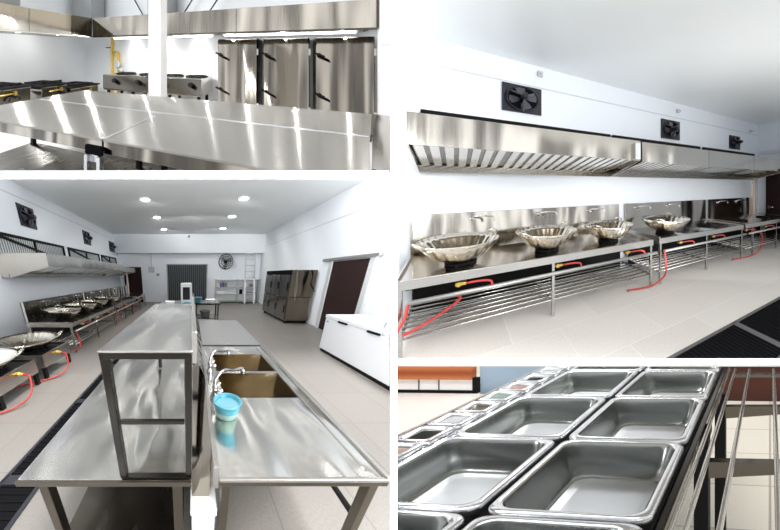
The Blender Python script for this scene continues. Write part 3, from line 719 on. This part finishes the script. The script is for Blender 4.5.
stove_bench(B, -.45, 2.66, 2.73, 3.66, .735, 'nearest long wok stove bench with three woks under the hood', (-.425, 1.02, 2.63), [(.06, 3.05), (1.05, 3.06), (2.03, 3.06)],
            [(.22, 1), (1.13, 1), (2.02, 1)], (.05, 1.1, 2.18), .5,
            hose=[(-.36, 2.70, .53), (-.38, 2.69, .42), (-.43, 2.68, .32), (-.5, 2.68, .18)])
T = Thing(B, 'gas_hose', 'loose red gas hose looped over the rack of the nearest wok bench', 'hose', (-.3, 2.9, .2))
T.part('tube', MB().tube(smoothpath([(-.34, 2.74, .52), (-.1, 2.82, .5), (.05, 2.88, .42), (-.1, 2.86, .32), (-.3, 2.8, .25), (-.42, 2.78, .22)], 8), .013, 8), 'rubber_red')
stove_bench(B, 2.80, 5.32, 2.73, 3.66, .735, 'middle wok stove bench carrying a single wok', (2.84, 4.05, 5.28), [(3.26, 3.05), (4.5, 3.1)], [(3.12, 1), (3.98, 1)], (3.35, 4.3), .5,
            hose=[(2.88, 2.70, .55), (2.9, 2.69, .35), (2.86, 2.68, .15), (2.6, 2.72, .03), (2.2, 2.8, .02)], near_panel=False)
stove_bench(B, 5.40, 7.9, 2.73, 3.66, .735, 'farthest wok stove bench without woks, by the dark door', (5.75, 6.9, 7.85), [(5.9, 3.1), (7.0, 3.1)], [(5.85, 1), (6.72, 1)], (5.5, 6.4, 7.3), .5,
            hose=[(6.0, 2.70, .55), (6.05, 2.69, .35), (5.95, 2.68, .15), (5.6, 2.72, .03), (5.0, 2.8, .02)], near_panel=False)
for (x, y, r, lab) in [(.05, 3.05, .40, 'large fluted steel wok nearest the left end of the wok line'), (1.05, 3.06, .40, 'fluted steel wok on the middle burner of the first bench'),
                       (2.03, 3.06, .39, 'fluted steel wok at the right end of the first bench'), (3.26, 3.05, .44, 'fluted steel wok alone on the middle bench')]:
    wok(B, (x, y, .76), r, lab, 'fluted woks of the wok line', h=.235)
T = Thing(B, 'floor_drain', 'long black floor drain grating across the tiles in front of the wok line', 'drain', (4, 1.15, 0))
def dcut(y): return 2.52-1.625*(y-.97)
y0, y1 = .97, 1.53
T.part('channel', MB().prism([(dcut(y0), y0), (8, y0), (8, y1), (dcut(y1), y1)], 'z', .001, .004), 'darkgap')
f = MB().prism([(dcut(y0), y0), (8, y0), (8, y0+.03), (dcut(y0+.03), y0+.03)], 'z', .002, .012).prism([(dcut(y1-.03), y1-.03), (8, y1-.03), (8, y1), (dcut(y1), y1)], 'z', .002, .012)
for c in (2.75, 4.3, 5.9): f.box(c-.045, y0, .002, c+.045, y1, .012)
T.part('frame', f, 'iron_grey')
g = MB()
for k in range(110):
    x = 1.68+k*.057; ya = max(y0+.035, .97+(2.52-x)/1.625+.01)
    if ya < y1-.06: g.box(x-.014, ya, .004, x+.008, y1-.035, .009)
T.part('bars', g, 'black_metal')

# =================================================================== BAY 3 (upper left): big worktable and steaming cabinets
B = TL
struct(B, 'floor', MB().prism([(-8, 1.2), (-1.0, 1.2), (1.2, 3.2), (2.2, 6.2), (-8, 6.2)], 'z', -.05, 0), 'floor_tl')
struct(B, 'wall_back', MB().box(-5.9, 5.5, 0, 2.2, 5.6, 3.4), 'white')
struct(B, 'wall_left', MB().box(-6.0, 1.0, 0, -5.9, 5.6, 3.4), 'white')
struct(B, 'wall_right', MB().box(1.225, 4.55, 0, 2.4, 4.7, 3.4), 'white_warm')
struct(B, 'trim_9', MB().box(1.225, 4.54, 1.60, 2.4, 4.55, 1.63), 'blackline')
struct(B, 'trim_10', MB().box(-2.065, 3.12, 0, -1.85, 3.32, 3.4, .008), 'white_warm')      # square white column

def tl_table(poly, label, legs, topm='steel_tl', bead=None):
    cx = sum(p[0] for p in poly)/len(poly); cy = sum(p[1] for p in poly)/len(poly)
    t = Thing(B, 'worktable', label, 'table', (cx, cy, 0), 'sections of the big worktable')
    inset = lambda d: [(cx+(x-cx)*(1-d/max(.2, abs(x-cx))), cy+(y-cy)*(1-d/max(.2, abs(y-cy)))) for x, y in poly]
    t.part('tabletop', MB().prism(poly, 'z', .836, .85), topm)
    t.part('apron', MB().prism(inset(.005), 'z', .745, .836), 'steel_door')
    if bead: t.part('edge_bead', MB().bar((*bead[0], .851), (*bead[1], .851), .012, .006), 'steel_rim')
    for lx, ly in legs: t.part('leg', MB().box(lx-.025, ly-.025, 0, lx+.025, ly+.025, .745, .004), 'black')
    t.part('lower_shelf', MB().prism(inset(.06), 'z', .27, .29), 'steel_dark')
    return t
tl_table([(-3.3, 1.39), (-1.325, 1.39), (-1.325, 2.215), (-3.3, 2.215)], 'left front section of the big steel worktable, by the black clamp', [(-3.15, 2.1), (-1.5, 2.1)])
tl_table([(-1.315, 1.39), (.335, 1.39), (.525, 2.215), (-1.315, 2.215)], 'middle front section of the big steel worktable', [(-1.2, 2.1), (.2, 1.7)], bead=((-1.31, 1.4), (-1.31, 2.21)))
tl_table([(-3.3, 2.225), (.53, 2.225), (.745, 3.05), (-3.3, 3.05)], 'rear section of the big steel worktable, before the white column', [(-3.2, 2.95), (-1.2, 2.95), (.6, 2.95)], bead=((-3.2, 2.228), (.52, 2.228)))
tl_table([(.40, 1.62), (.50, 1.58), (.98, 3.05), (.755, 3.05)], 'narrow darker right section of the big steel worktable beside the white wall', [(.62, 2.4), (.85, 2.95)], 'steel_door')
T = Thing(B, 'table_leg_clamp', 'black clamp with steel channel leg under the front edge of the big worktable', 'bracket', (-1.38, 1.4, 0))
T.part('clamp', MB().box(-1.465, 1.362, .735, -1.305, 1.388, .80, .003), 'darkgap')
T.part('channel', MB().box(-1.455, 1.345, 0, -1.425, 1.387, .733).box(-1.335, 1.345, 0, -1.305, 1.387, .733).box(-1.455, 1.37, .68, -1.305, 1.387, .733), 'steel_rim')

# three steaming cabinets
for k, (x0, x1, lab) in enumerate([(-1.47, -.665, 'left of the three tall stainless steaming cabinets'), (-.56, .245, 'middle of the three tall stainless steaming cabinets'), (.335, 1.215, 'right of the three tall stainless steaming cabinets, next to the wall')]):
    t = Thing(B, 'steaming_cabinet', lab, 'cabinet', ((x0+x1)/2, 5.1, 0), 'tall steaming cabinets')
    t.part('carcass', MB().box(x0, 4.80, .1, x1, 5.45, 1.76, .01), 'steel_dark')
    d = t.part('door', MB().box(x0+.005, 4.75, .14, x1-.02, 4.80, 1.75, .012), 'steel_door')
    for z in (1.44, .74):
        t.sub(d, 'handle', MB().lathe((x0+.06, 4.75, z+.02), [(.025, 0), (.02, -.05)], 10, axis='y', capb=True, capt=True).bar((x0-.02, 4.70, z+.045), (x0+.14, 4.69, z-.02), .035, .03), 'black')
    for z in (1.5, .45): t.part('hinge', MB().box(x1-.02, 4.755, z-.06, x1+.012, 4.80, z+.06), 'steel')
    for lx in (x0+.06, x1-.06):
        for ly in (4.86, 5.4): t.part('foot', MB().lathe((lx, ly, 0), [(.03, 0), (.03, .1)], 10, capb=True, capt=True), 'steel_dark')

# perimeter hoods
t = Thing(B, 'range_hood', 'brushed steel canopy hood along the back wall above the cabinets', 'hood', (-1.7, 5.5, 1.88), 'canopy hoods around the big table')
for a, c in ((-4.68, -2.9), (-2.9, -1.05), (-1.05, 1.19)):
    t.part('front_band', MB().box(a+.004, 4.60, 1.885, c-.004, 4.63, 2.34, .004), 'steel_hood_tl')
t.part('lower_lip', MB().box(-4.68, 4.585, 1.855, 1.2, 4.66, 1.89, .004), 'steel_dark')
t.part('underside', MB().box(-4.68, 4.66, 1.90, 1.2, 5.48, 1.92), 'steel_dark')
t.part('end_panel', MB().box(1.19, 4.60, 1.885, 1.215, 5.48, 2.34), 'steel_dark')
t.part('top_panel', MB().box(-4.68, 4.63, 2.31, 1.19, 5.48, 2.33), 'steel_dark')
for x0, x1 in ((-4.3, -2.9), (-2.6, -1.6), (-1.4, 1.0)):
    o = t.part('lamp_housing', MB().box(x0, 4.86, 1.86, x1, 4.96, 1.90), 'white'); t.sub(o, 'lamp_tube', MB().rod((x0+.03, 4.91, 1.845), (x1-.03, 4.91, 1.845), .022, 10), 'tube')
t = Thing(B, 'range_hood', 'brushed steel canopy hood along the left wall over the black burners', 'hood', (-5.9, 3.4, 1.88), 'canopy hoods around the big table')
for a, c in ((1.9, 3.05), (3.05, 4.0), (4.0, 4.6)):
    t.part('front_band', MB().box(-4.73, a+.004, 1.885, -4.70, c-.004, 2.34, .004), 'steel_hood_tl' if a < 3.9 else 'steel_dark')
t.part('lower_lip', MB().box(-4.76, 1.9, 1.855, -4.685, 4.6, 1.89, .004), 'steel')
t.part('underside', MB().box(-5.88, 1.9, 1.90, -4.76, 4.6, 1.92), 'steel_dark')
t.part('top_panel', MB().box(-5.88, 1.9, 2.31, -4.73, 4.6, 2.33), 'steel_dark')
# ducts above the hoods
for (x0, x1, y0, y1, z0, z1, lab) in [(-5.75, -5.05, 4.9, 5.4, 2.345, 3.38, 'grey galvanised duct rising from the corner of the hoods'), (-5.8, -5.2, 2.75, 3.2, 2.345, 3.38, 'grey galvanised duct rising from the left hood'), (-3.3, -2.75, 4.95, 5.4, 2.345, 3.38, 'pale duct behind the white column above the back hood')]:
    T = Thing(B, 'exhaust_duct', lab, 'duct', ((x0+x1)/2, (y0+y1)/2, z0))
    T.part('shaft', MB().box(x0, y0, z0, x1, y1, z1, .01), 'duct'); T.part('flange', MB().box(x0-.06, y0-.06, z0, x1+.06, y1+.06, z0+.05), 'duct')
for (a, b_, lab) in [((-4.2, 5.3, 3.3), (-3.6, 5.3, 2.35), 'left'), ((-1.95, 5.3, 3.2), (-2.55, 5.3, 2.35), 'middle'), ((-1.2, 5.3, 3.3), (-1.9, 5.3, 2.35), 'right')]:
    solo(B, 'hanger_cable', 'dark slanted hanger cable above the back hood, %s of three' % lab, 'cable', MB().rod(a, b_, .018, 6).lathe(b_, [(.04, 0), (.03, .05)], 8), 'charcoal', b_, 'hanger cables above the hood')

# back range with knobs and burners
T = Thing(B, 'gas_range', 'long low stainless gas range with black knobs along the back wall', 'stove', (-3.1, 5.0, 0))
T.part('body', MB().box(-4.45, 4.72, .55, -1.80, 5.42, .93, .008), 'steel_hood')
T.part('front_panel', MB().box(-4.45, 4.70, .58, -1.80, 4.725, .92, .006), 'steel_fridge')
for x in (-4.07, -3.39, -2.72, -2.04): T.part('knob', MB().lathe((x, 4.70, .80), [(.055, 0), (.05, -.06)], 14, axis='y', capb=True, capt=True), 'black')
for x in (-4.0, -3.3, -2.65, -2.05): burner_ring(T, (x, 5.05, .93), .24)
for x in (-4.35, -3.6, -2.6, -1.9):
    for y in (4.8, 5.3): T.part('leg', MB().box(x-.03, y-.03, 0, x+.03, y+.03, .56), 'black')
T = Thing(B, 'gas_pipe', 'yellow gas pipe with regulator on the back wall left of the column', 'pipe', (-4.8, 5.45, .3))
T.part('riser', MB().rod((-4.82, 5.44, .2), (-4.82, 5.44, 1.9), .032, 8), 'yellow')
T.part('branch', MB().tube([(-4.82, 5.44, 1.5), (-4.62, 5.44, 1.5), (-4.60, 5.44, 1.47), (-4.60, 5.44, .3)], .028, 8), 'yellow')
T.part('regulator', MB().lathe((-4.58, 5.38, 1.15), [(.09, -.05), (.1, 0), (.08, .05)], 14, axis='y', capb=True, capt=True).rod((-4.58, 5.4, 1.0), (-4.40, 5.4, 1.0), .04, 8), 'light_grey')
T.part('stub', MB().rod((-4.82, 5.4, 1.62), (-5.0, 5.4, 1.62), .02, 6), 'rubber_red')

# black-topped burners along the left wall
for k, (y0, y1, zt, gz, lab) in enumerate([(2.35, 3.28, .79, .09, 'black-topped steel burner stand at the far left of the frame'), (3.5, 4.12, .73, .11, 'black-topped steel burner stand, middle one on the left wall'), (4.22, 5.1, .60, .07, 'low black-topped burner stand near the corner, left of the yellow pipe')]):
    t = Thing(B, 'burner_stand', lab, 'stove', (-5.3, (y0+y1)/2, 0), 'burner stands on the left wall')
    t.part('body', MB().box(-5.75, y0, zt-.30, -5.0, y1, zt, .008), 'steel_hood')
    t.part('front_panel', MB().box(-5.0, y0+.02, zt-.28, -4.985, y1-.02, zt-.03, .003), 'steel_dark')
    t.part('top_grate', MB().box(-5.8, y0-.05, zt, -4.97, y1+.05, zt+.035, .008), 'black')
    ym = (y0+y1)/2; w = (y1-y0)*.36
    g = MB().box(-5.7, ym-w, zt+.05, -5.62, ym+w, zt+.075).box(-5.12, ym-w, zt+.05, -5.05, ym+w, zt+.075).box(-5.7, ym-w, zt+.05, -5.05, ym-w+.05, zt+.075).box(-5.7, ym+w-.05, zt+.05, -5.05, ym+w, zt+.075)
    for j in range(5): g.box(-5.12, ym-w+2*w*j/4.5, zt+.05, -5.07, ym-w+2*w*j/4.5+.06, zt+gz)
    t.part('trivet', g, 'black')
    t.part('gas_tap', MB().rod((-4.96, ym-.16, zt-.1), (-4.96, ym+.16, zt-.09), .014, 8).box(-4.985, ym+.12, zt-.13, -4.94, ym+.17, zt-.05), 'brass', 'yellow gas tap bar')
    t.part('hose', MB().tube([(-4.95, ym+.13+.1*cos(a), zt-.22+.07*sin(a)) for a in [PI*1.1*j/10-.1 for j in range(11)]], .014, 6), 'black')
    for lx in (-5.7, -5.05):
        for ly in (y0+.05, y1-.05): t.part('leg', MB().box(lx-.025, ly-.025, 0, lx+.025, ly+.025, zt-.30), 'steel_dark')

# =================================================================== BAY 4 (lower right): food pans in a serving counter
B = BR
struct(B, 'floor', MB().box(.5, -4.5, -.05, 12.5, 7, 0), 'tile_br')
struct(B, 'wall_back', MB().box(12.5, -4.5, 0, 12.6, 7, 4), 'white_warm')
struct(B, 'wall_right', MB().box(7.2, -4.6, 0, 7.3, .62, 1.9), 'brown')
def rrect(x0, x1, y0, y1, r, z, n=5):
    out = []
    for cx, cy, a0 in ((x1-r, y1-r, 0), (x0+r, y1-r, PI/2), (x0+r, y0+r, PI), (x1-r, y0+r, 1.5*PI)):
        for k in range(n+1):
            a = a0+PI/2*k/n; out.append((cx+r*cos(a), cy+r*sin(a), z))
    return out
def loft(b, loops, cap_last=True, smooth=True):
    L = [[b.bm.verts.new(p) for p in lp] for lp in loops]; n = len(L[0])
    for A, Bq in zip(L, L[1:]):
        for k in range(n):
            f = b.bm.faces.new([A[k], A[(k+1) % n], Bq[(k+1) % n], Bq[k]]); f.smooth = smooth
    if cap_last: b.bm.faces.new(L[-1])
    return b
def food_pan(x0, x1, y0, y1, z, dep, lab, grp, r=.055, fl=.026, name='food_pan', m='steel_pan'):
    t = Thing(B, name, lab, 'pan', ((x0+x1)/2, (y0+y1)/2, z-dep), grp)
    i = fl
    b = MB()
    lps = []
    for k, (ins, zz) in enumerate([(i, z+.004), (i+.006, z-.006), (i+.02, z-dep*.55), (i+.03, z-dep*.86), (i+.045, z-dep*.97), (i+.06, z-dep)]):
        lps.append(rrect(x0+ins, x1-ins, y0+ins, y1-ins, r, zz))
    loft(b, lps); o = t.part('well', b, m)
    b = MB(); ins2 = i+.075
    loft(b, [rrect(x0+i+.042, x1-i-.042, y0+i+.042, y1-i-.042, r, z-dep+.004), rrect(x0+ins2-.008, x1-ins2+.008, y0+ins2-.008, y1-ins2+.008, r*.9, z-dep+.0025), rrect(x0+ins2, x1-ins2, y0+ins2, y1-ins2, r*.8, z-dep+.0015)], True)
    t.sub(o, 'well_floor', b, 'lit_pan_floor', 'flat floor of the pan, painted paler as if lit')
    b = MB()
    loft(b, [rrect(x0, x1, y0, y1, r*.8, z-.012), rrect(x0, x1, y0, y1, r*.8, z+.002), rrect(x0+.006, x1-.006, y0+.006, y1-.006, r*.8, z+.008), rrect(x0+i-.006, x1-i+.006, y0+i-.006, y1-i+.006, r, z+.008), rrect(x0+i, x1-i, y0+i, y1-i, r, z+.002)], False)
    t.part('rim', b, 'steel_rim')
    return t
xr = [.79, 1.495, 2.185, 2.905, 3.64, 4.39, 5.15]
nm = ['nearest', 'second', 'third', 'fourth', 'fifth', 'sixth']
for k in range(6):
    for cname, y0, y1 in (('right', .270, .692), ('left', .712, 1.138)):
        food_pan(xr[k]+.012, xr[k+1]-.012, y0, y1, .9, .105, 'empty stainless food pan, %s from the front in the %s row' % (nm[k], cname), 'food pans set in the counter')
T = Thing(B, 'serving_counter', 'dark serving counter frame holding two rows of steel pans', 'counter', (2.6, .7, 0))
f = MB()
for x in xr: f.box(x-.03, .27, .84, x+.03, 1.14, .886)
f.box(.8, .675, .84, 5.15, .73, .886); f.box(.8, .264, .84, 5.15, .288, .886); f.box(.8, 1.122, .84, 5.15, 1.148, .886)
T.part('pan_frame', f, 'black')
T.part('counter_edge', MB().box(.8, .240, .875, 5.15, .262, .884, .004), 'bronze')
T.part('side_skirt', MB().box(.8, .262, .79, 5.15, .268, .88), 'steel_dark')
for x, ztp, m in ((2.62, .82, 'black'), (3.62, .74, 'steel_dark')):
    T.part('post', MB().box(x-.05, .232, 0, x+.05, .288, ztp), 'black')
    T.part('post_cap', MB().box(x-.055, .226, ztp-.0, x+.055, .288, ztp+.03), 'black')
    T.part('arm', MB().prism([(.25, .72), (-.12, .725), (-.12, .69), (.25, .655)], 'x', x-.03, x+.03), 'steel_dark')
for k, y in enumerate((-.02, .115, .195, .228)):
    T.part('tray_rod', MB().rod((.9, y, .87-.0*k), (3.9, y, .87), .0085, 8), 'steel')
T.part('end_bracket', MB().box(3.78, -.10, .845, 3.86, .20, .862, .004), 'steel_dark')
# small pans on the outer ledge
T = Thing(B, 'condiment_rail', 'white metal ledge along the left side of the pans', 'rail', (3, 1.22, .86))
T.part('ledge', MB().box(.8, 1.15, .86, 5.1, 1.33, .885, .004), 'steel_rim')
T.part('lip', MB().box(.8, 1.325, .86, 5.1, 1.34, .905), 'steel')
names = ['first', 'second', 'third', 'fourth', 'fifth', 'sixth', 'seventh', 'eighth', 'ninth', 'tenth', 'eleventh', 'twelfth']
for k in range(12):
    x0 = 1.62+k*.235
    t = Thing(B, 'condiment_pan', 'small steel condiment pan on the left ledge, %s from the camera' % names[k], 'pan', (x0+.1, 1.24, .8868), 'small condiment pans on the ledge')
    b = MB(); loft(b, [rrect(x0, x0+.21, 1.165, 1.315, .02, .8868, 2), rrect(x0, x0+.21, 1.165, 1.315, .02, .91, 2), rrect(x0+.02, x0+.19, 1.185, 1.295, .02, .91, 2), rrect(x0+.03, x0+.18, 1.195, 1.285, .02, .887, 2)], False)
    t.part('shell', b, 'steel_rim')
    t.part('contents', MB().box(x0+.024, 1.19, .886, x0+.186, 1.29, .897), ['black', 'food_green', 'grey', 'food_red', 'steel_dark'][(k*2+1) % 5])
# things beyond the counter
T = Thing(B, 'side_counter', 'pale low counter beyond the pans at upper left', 'counter', (3.6, 2.6, 0))
T.part('top', MB().box(1.6, 1.55, .54, 4.55, 3.6, .58, .01), 'pinkish'); T.part('base', MB().box(1.7, 1.65, 0, 4.5, 3.5, .54), 'white_warm')
T = Thing(B, 'hatch_panel', 'orange wooden slatted hatch above a white panel behind the pale counter', 'hatch', (4.6, 2.7, .58))
T.part('white_panel', MB().box(4.56, 2.17, .60, 4.60, 3.6, .69), 'white_warm')
T.part('frame', MB().box(4.545, 2.14, .582, 4.6, 3.6, .605).box(4.545, 2.13, .582, 4.6, 2.17, .70).box(4.55, 2.45, .6, 4.56, 2.455, .69).box(4.55, 2.62, .6, 4.56, 2.625, .69), 'black')
T.part('slats', MB().box(4.52, 2.17, .69, 4.62, 3.6, 1.0), 'wood')
solo(B, 'service_panel', 'blue-grey upright panel behind the small condiment pans', 'panel', MB().box(4.66, 1.62, 0, 4.7, 2.16, .95).box(4.65, 1.60, 0, 4.7, 1.62, .95), 'bluegrey', (4.68, 1.9, 0))

# =================================================================== white mullion between the four bays
def PX(u, v, d): return ((u-390)/320*d, d, 3-(v-265)/320*d)
D0 = .55
def slab(u0, v0, u1, v1, dep):
    a, c = PX(u0, v0, D0), PX(u1, v1, D0)
    return MB().box(a[0], D0, c[2], c[0], D0+dep, a[2])
W = Bay((0, 0, 0), (1, 0, 0), (0, 1, 0), (0, 0, 1))
struct(W, 'trim_1', slab(390.5, -8, 397.0, 540, .03), 'white')
struct(W, 'trim_2', slab(-10, 173.2, 390.5, 178.2, .006), 'white')
struct(W, 'trim_3', slab(397.0, 359.5, 790, 364.5, .006), 'white')

# =================================================================== camera, world, lamps
cam = bpy.data.cameras.new('camera'); co = bpy.data.objects.new('camera', cam); C.objects.link(co)
co.location = (0, 0, 3); co.rotation_euler = (PI/2, 0, 0)
cam.sensor_width = 36; cam.lens = 320/780*36; cam.clip_start = .02; cam.clip_end = 500
bpy.context.scene.camera = co

wd = bpy.data.worlds.new('world'); bpy.context.scene.world = wd; wd.use_nodes = True
bg = wd.node_tree.nodes['Background']; bg.inputs[0].default_value = (.93, .96, 1, 1); bg.inputs[1].default_value = 1.0
nt = wd.node_tree
# bright bands added all round, broken up a little, to streak the steel
def wn(t, **kw):
    n = nt.nodes.new(t)
    for k, v in kw.items(): setattr(n, k, v)
    return n
tc = wn('ShaderNodeTexCoord'); sx = wn('ShaderNodeSeparateXYZ'); nt.links.new(tc.outputs['Generated'], sx.inputs[0])
at = wn('ShaderNodeMath', operation='ARCTAN2'); nt.links.new(sx.outputs['Y'], at.inputs[0]); nt.links.new(sx.outputs['X'], at.inputs[1])
nz = wn('ShaderNodeTexNoise'); nz.inputs['Scale'].default_value = 2.5; nz.inputs['Detail'].default_value = 1; nt.links.new(tc.outputs['Generated'], nz.inputs['Vector'])
m1 = wn('ShaderNodeMath', operation='MULTIPLY'); m1.inputs[1].default_value = 34; nt.links.new(at.outputs[0], m1.inputs[0])
m2 = wn('ShaderNodeMath', operation='MULTIPLY_ADD'); m2.inputs[1].default_value = 16; nt.links.new(nz.outputs['Fac'], m2.inputs[0]); nt.links.new(m1.outputs[0], m2.inputs[2])
sn = wn('ShaderNodeMath', operation='SINE'); nt.links.new(m2.outputs[0], sn.inputs[0])
rp = wn('ShaderNodeValToRGB'); rp.color_ramp.elements[0].position = .35; rp.color_ramp.elements[1].position = .95
mr = wn('ShaderNodeMapRange'); mr.inputs['From Min'].default_value = -1; nt.links.new(sn.outputs[0], mr.inputs[0]); nt.links.new(mr.outputs[0], rp.inputs[0])
rp.color_ramp.elements[0].color = (.30, .30, .31, 1); rp.color_ramp.elements[1].color = (1.9, 1.95, 2.0, 1)
nt.links.new(rp.outputs[0], bg.inputs[0])

def area(bay, p, target, w, h, e, col=(1, 1, 1)):  # unseen area lamps added to fill the bays with light
    l = bpy.data.lights.new('fill_lamp', 'AREA'); l.shape = 'RECTANGLE'; l.size = w; l.size_y = h; l.energy = e; l.color = col
    o = bpy.data.objects.new('fill_lamp', l); C.objects.link(o)
    a, b = bay.w(p), bay.w(target); o.location = a
    o.rotation_euler = (b-a).to_track_quat('-Z', 'Y').to_euler(); return o
def fill_point(bay, p, r, e, col=(1, 1, 1)):  # unseen point lamps added for streaks and brighter walls
    l = bpy.data.lights.new('fill_point_lamp', 'POINT'); l.energy = e; l.shadow_soft_size = r; l.color = col
    o = bpy.data.objects.new('fill_point_lamp', l); C.objects.link(o); o.location = bay.w(p); return o
def spot(bay, p, q, r, e, ang=2.7, col=(1, 1, 1)):
    l = bpy.data.lights.new('spot_lamp', 'SPOT'); l.energy = e; l.shadow_soft_size = r; l.color = col; l.spot_size = ang; l.spot_blend = .6
    o = bpy.data.objects.new('spot_lamp', l); C.objects.link(o); a, b = bay.w(p), bay.w(q); o.location = a
    o.rotation_euler = (b-a).to_track_quat('-Z', 'Y').to_euler(); return o
W0 = Bay((0, 0, 3), (1, 0, 0), (0, 1, 0), (0, 0, 1))
area(W0, (0, -.35, .0), (0, 1, 0), .9, .6, 3.6)  # unseen fill by the camera, added to whiten the mullion
area(BL, (0, 3.0, 4.4), (0, 5.5, 0), 3, 1.6, 60)
for x, y, lab in lights: spot(BL, (x, y, CZ-.06), (x, y, 0), .12, 100, 2.85, (1, .98, .95))
area(BL, (0, -.6, 2.4), (0, 9, 3.6), 3.5, 2, 420)  # unseen front fill added to brighten ceiling and walls
spot(BL, (0, 8.5, 3.4), (0, 12.5, 1.3), .3, 60, 1.6)  # unseen spot added to brighten the back wall
area(BL, (1.5, 3.2, 3.9), (-4.2, 8.0, 1.6), 2.5, 1.2, 170)  # unseen fill added to brighten the left wall
area(BL, (0, -.3, .9), (0, 9.5, 3.6), 2, 1.2, 90)
area(TR, (3.2, -.8, 3.2), (2.6, 3.2, 1.0), 9, 1.2, 265)
area(TR, (4.6, .6, .8), (4.8, 1.6, 3.46), 10, 3, 260)  # unseen uplight added for the ceiling
area(TL, (-1.2, .8, 2.9), (-1.8, 4.5, 1.6), 40, 8, 14000)
for x in (-4.25, -3.3, -2.35, -1.2, -.2, .75): fill_point(TL, (x, 5.2 if x < -1.8 else 4.72, 1.80), .4, 800)  # unseen points added below the hood for streaks on the table
for x in (-3.7, -.75, .45): fill_point(TL, (x, 2.6, 3.0), .3, 700)  # unseen points added for highlights on the hood steel
for y in (2.4, 3.2, 4.1): fill_point(TL, (-5.2, y, 1.80), .5, 1500)
area(TL, (-3.6, 2.6, 3.3), (-4.6, 4.0, 0), 12, 20, 16000)
area(BR, (1.8, 1.2, 3.6), (2.6, .6, .8), 7, 5, 5500)
area(BR, (5.5, .2, 4.0), (5.5, .1, 0), 14, 14, 9000)

vs = bpy.context.scene.view_settings
vs.view_transform = 'Standard'; vs.look = 'None'; vs.exposure = 0.0
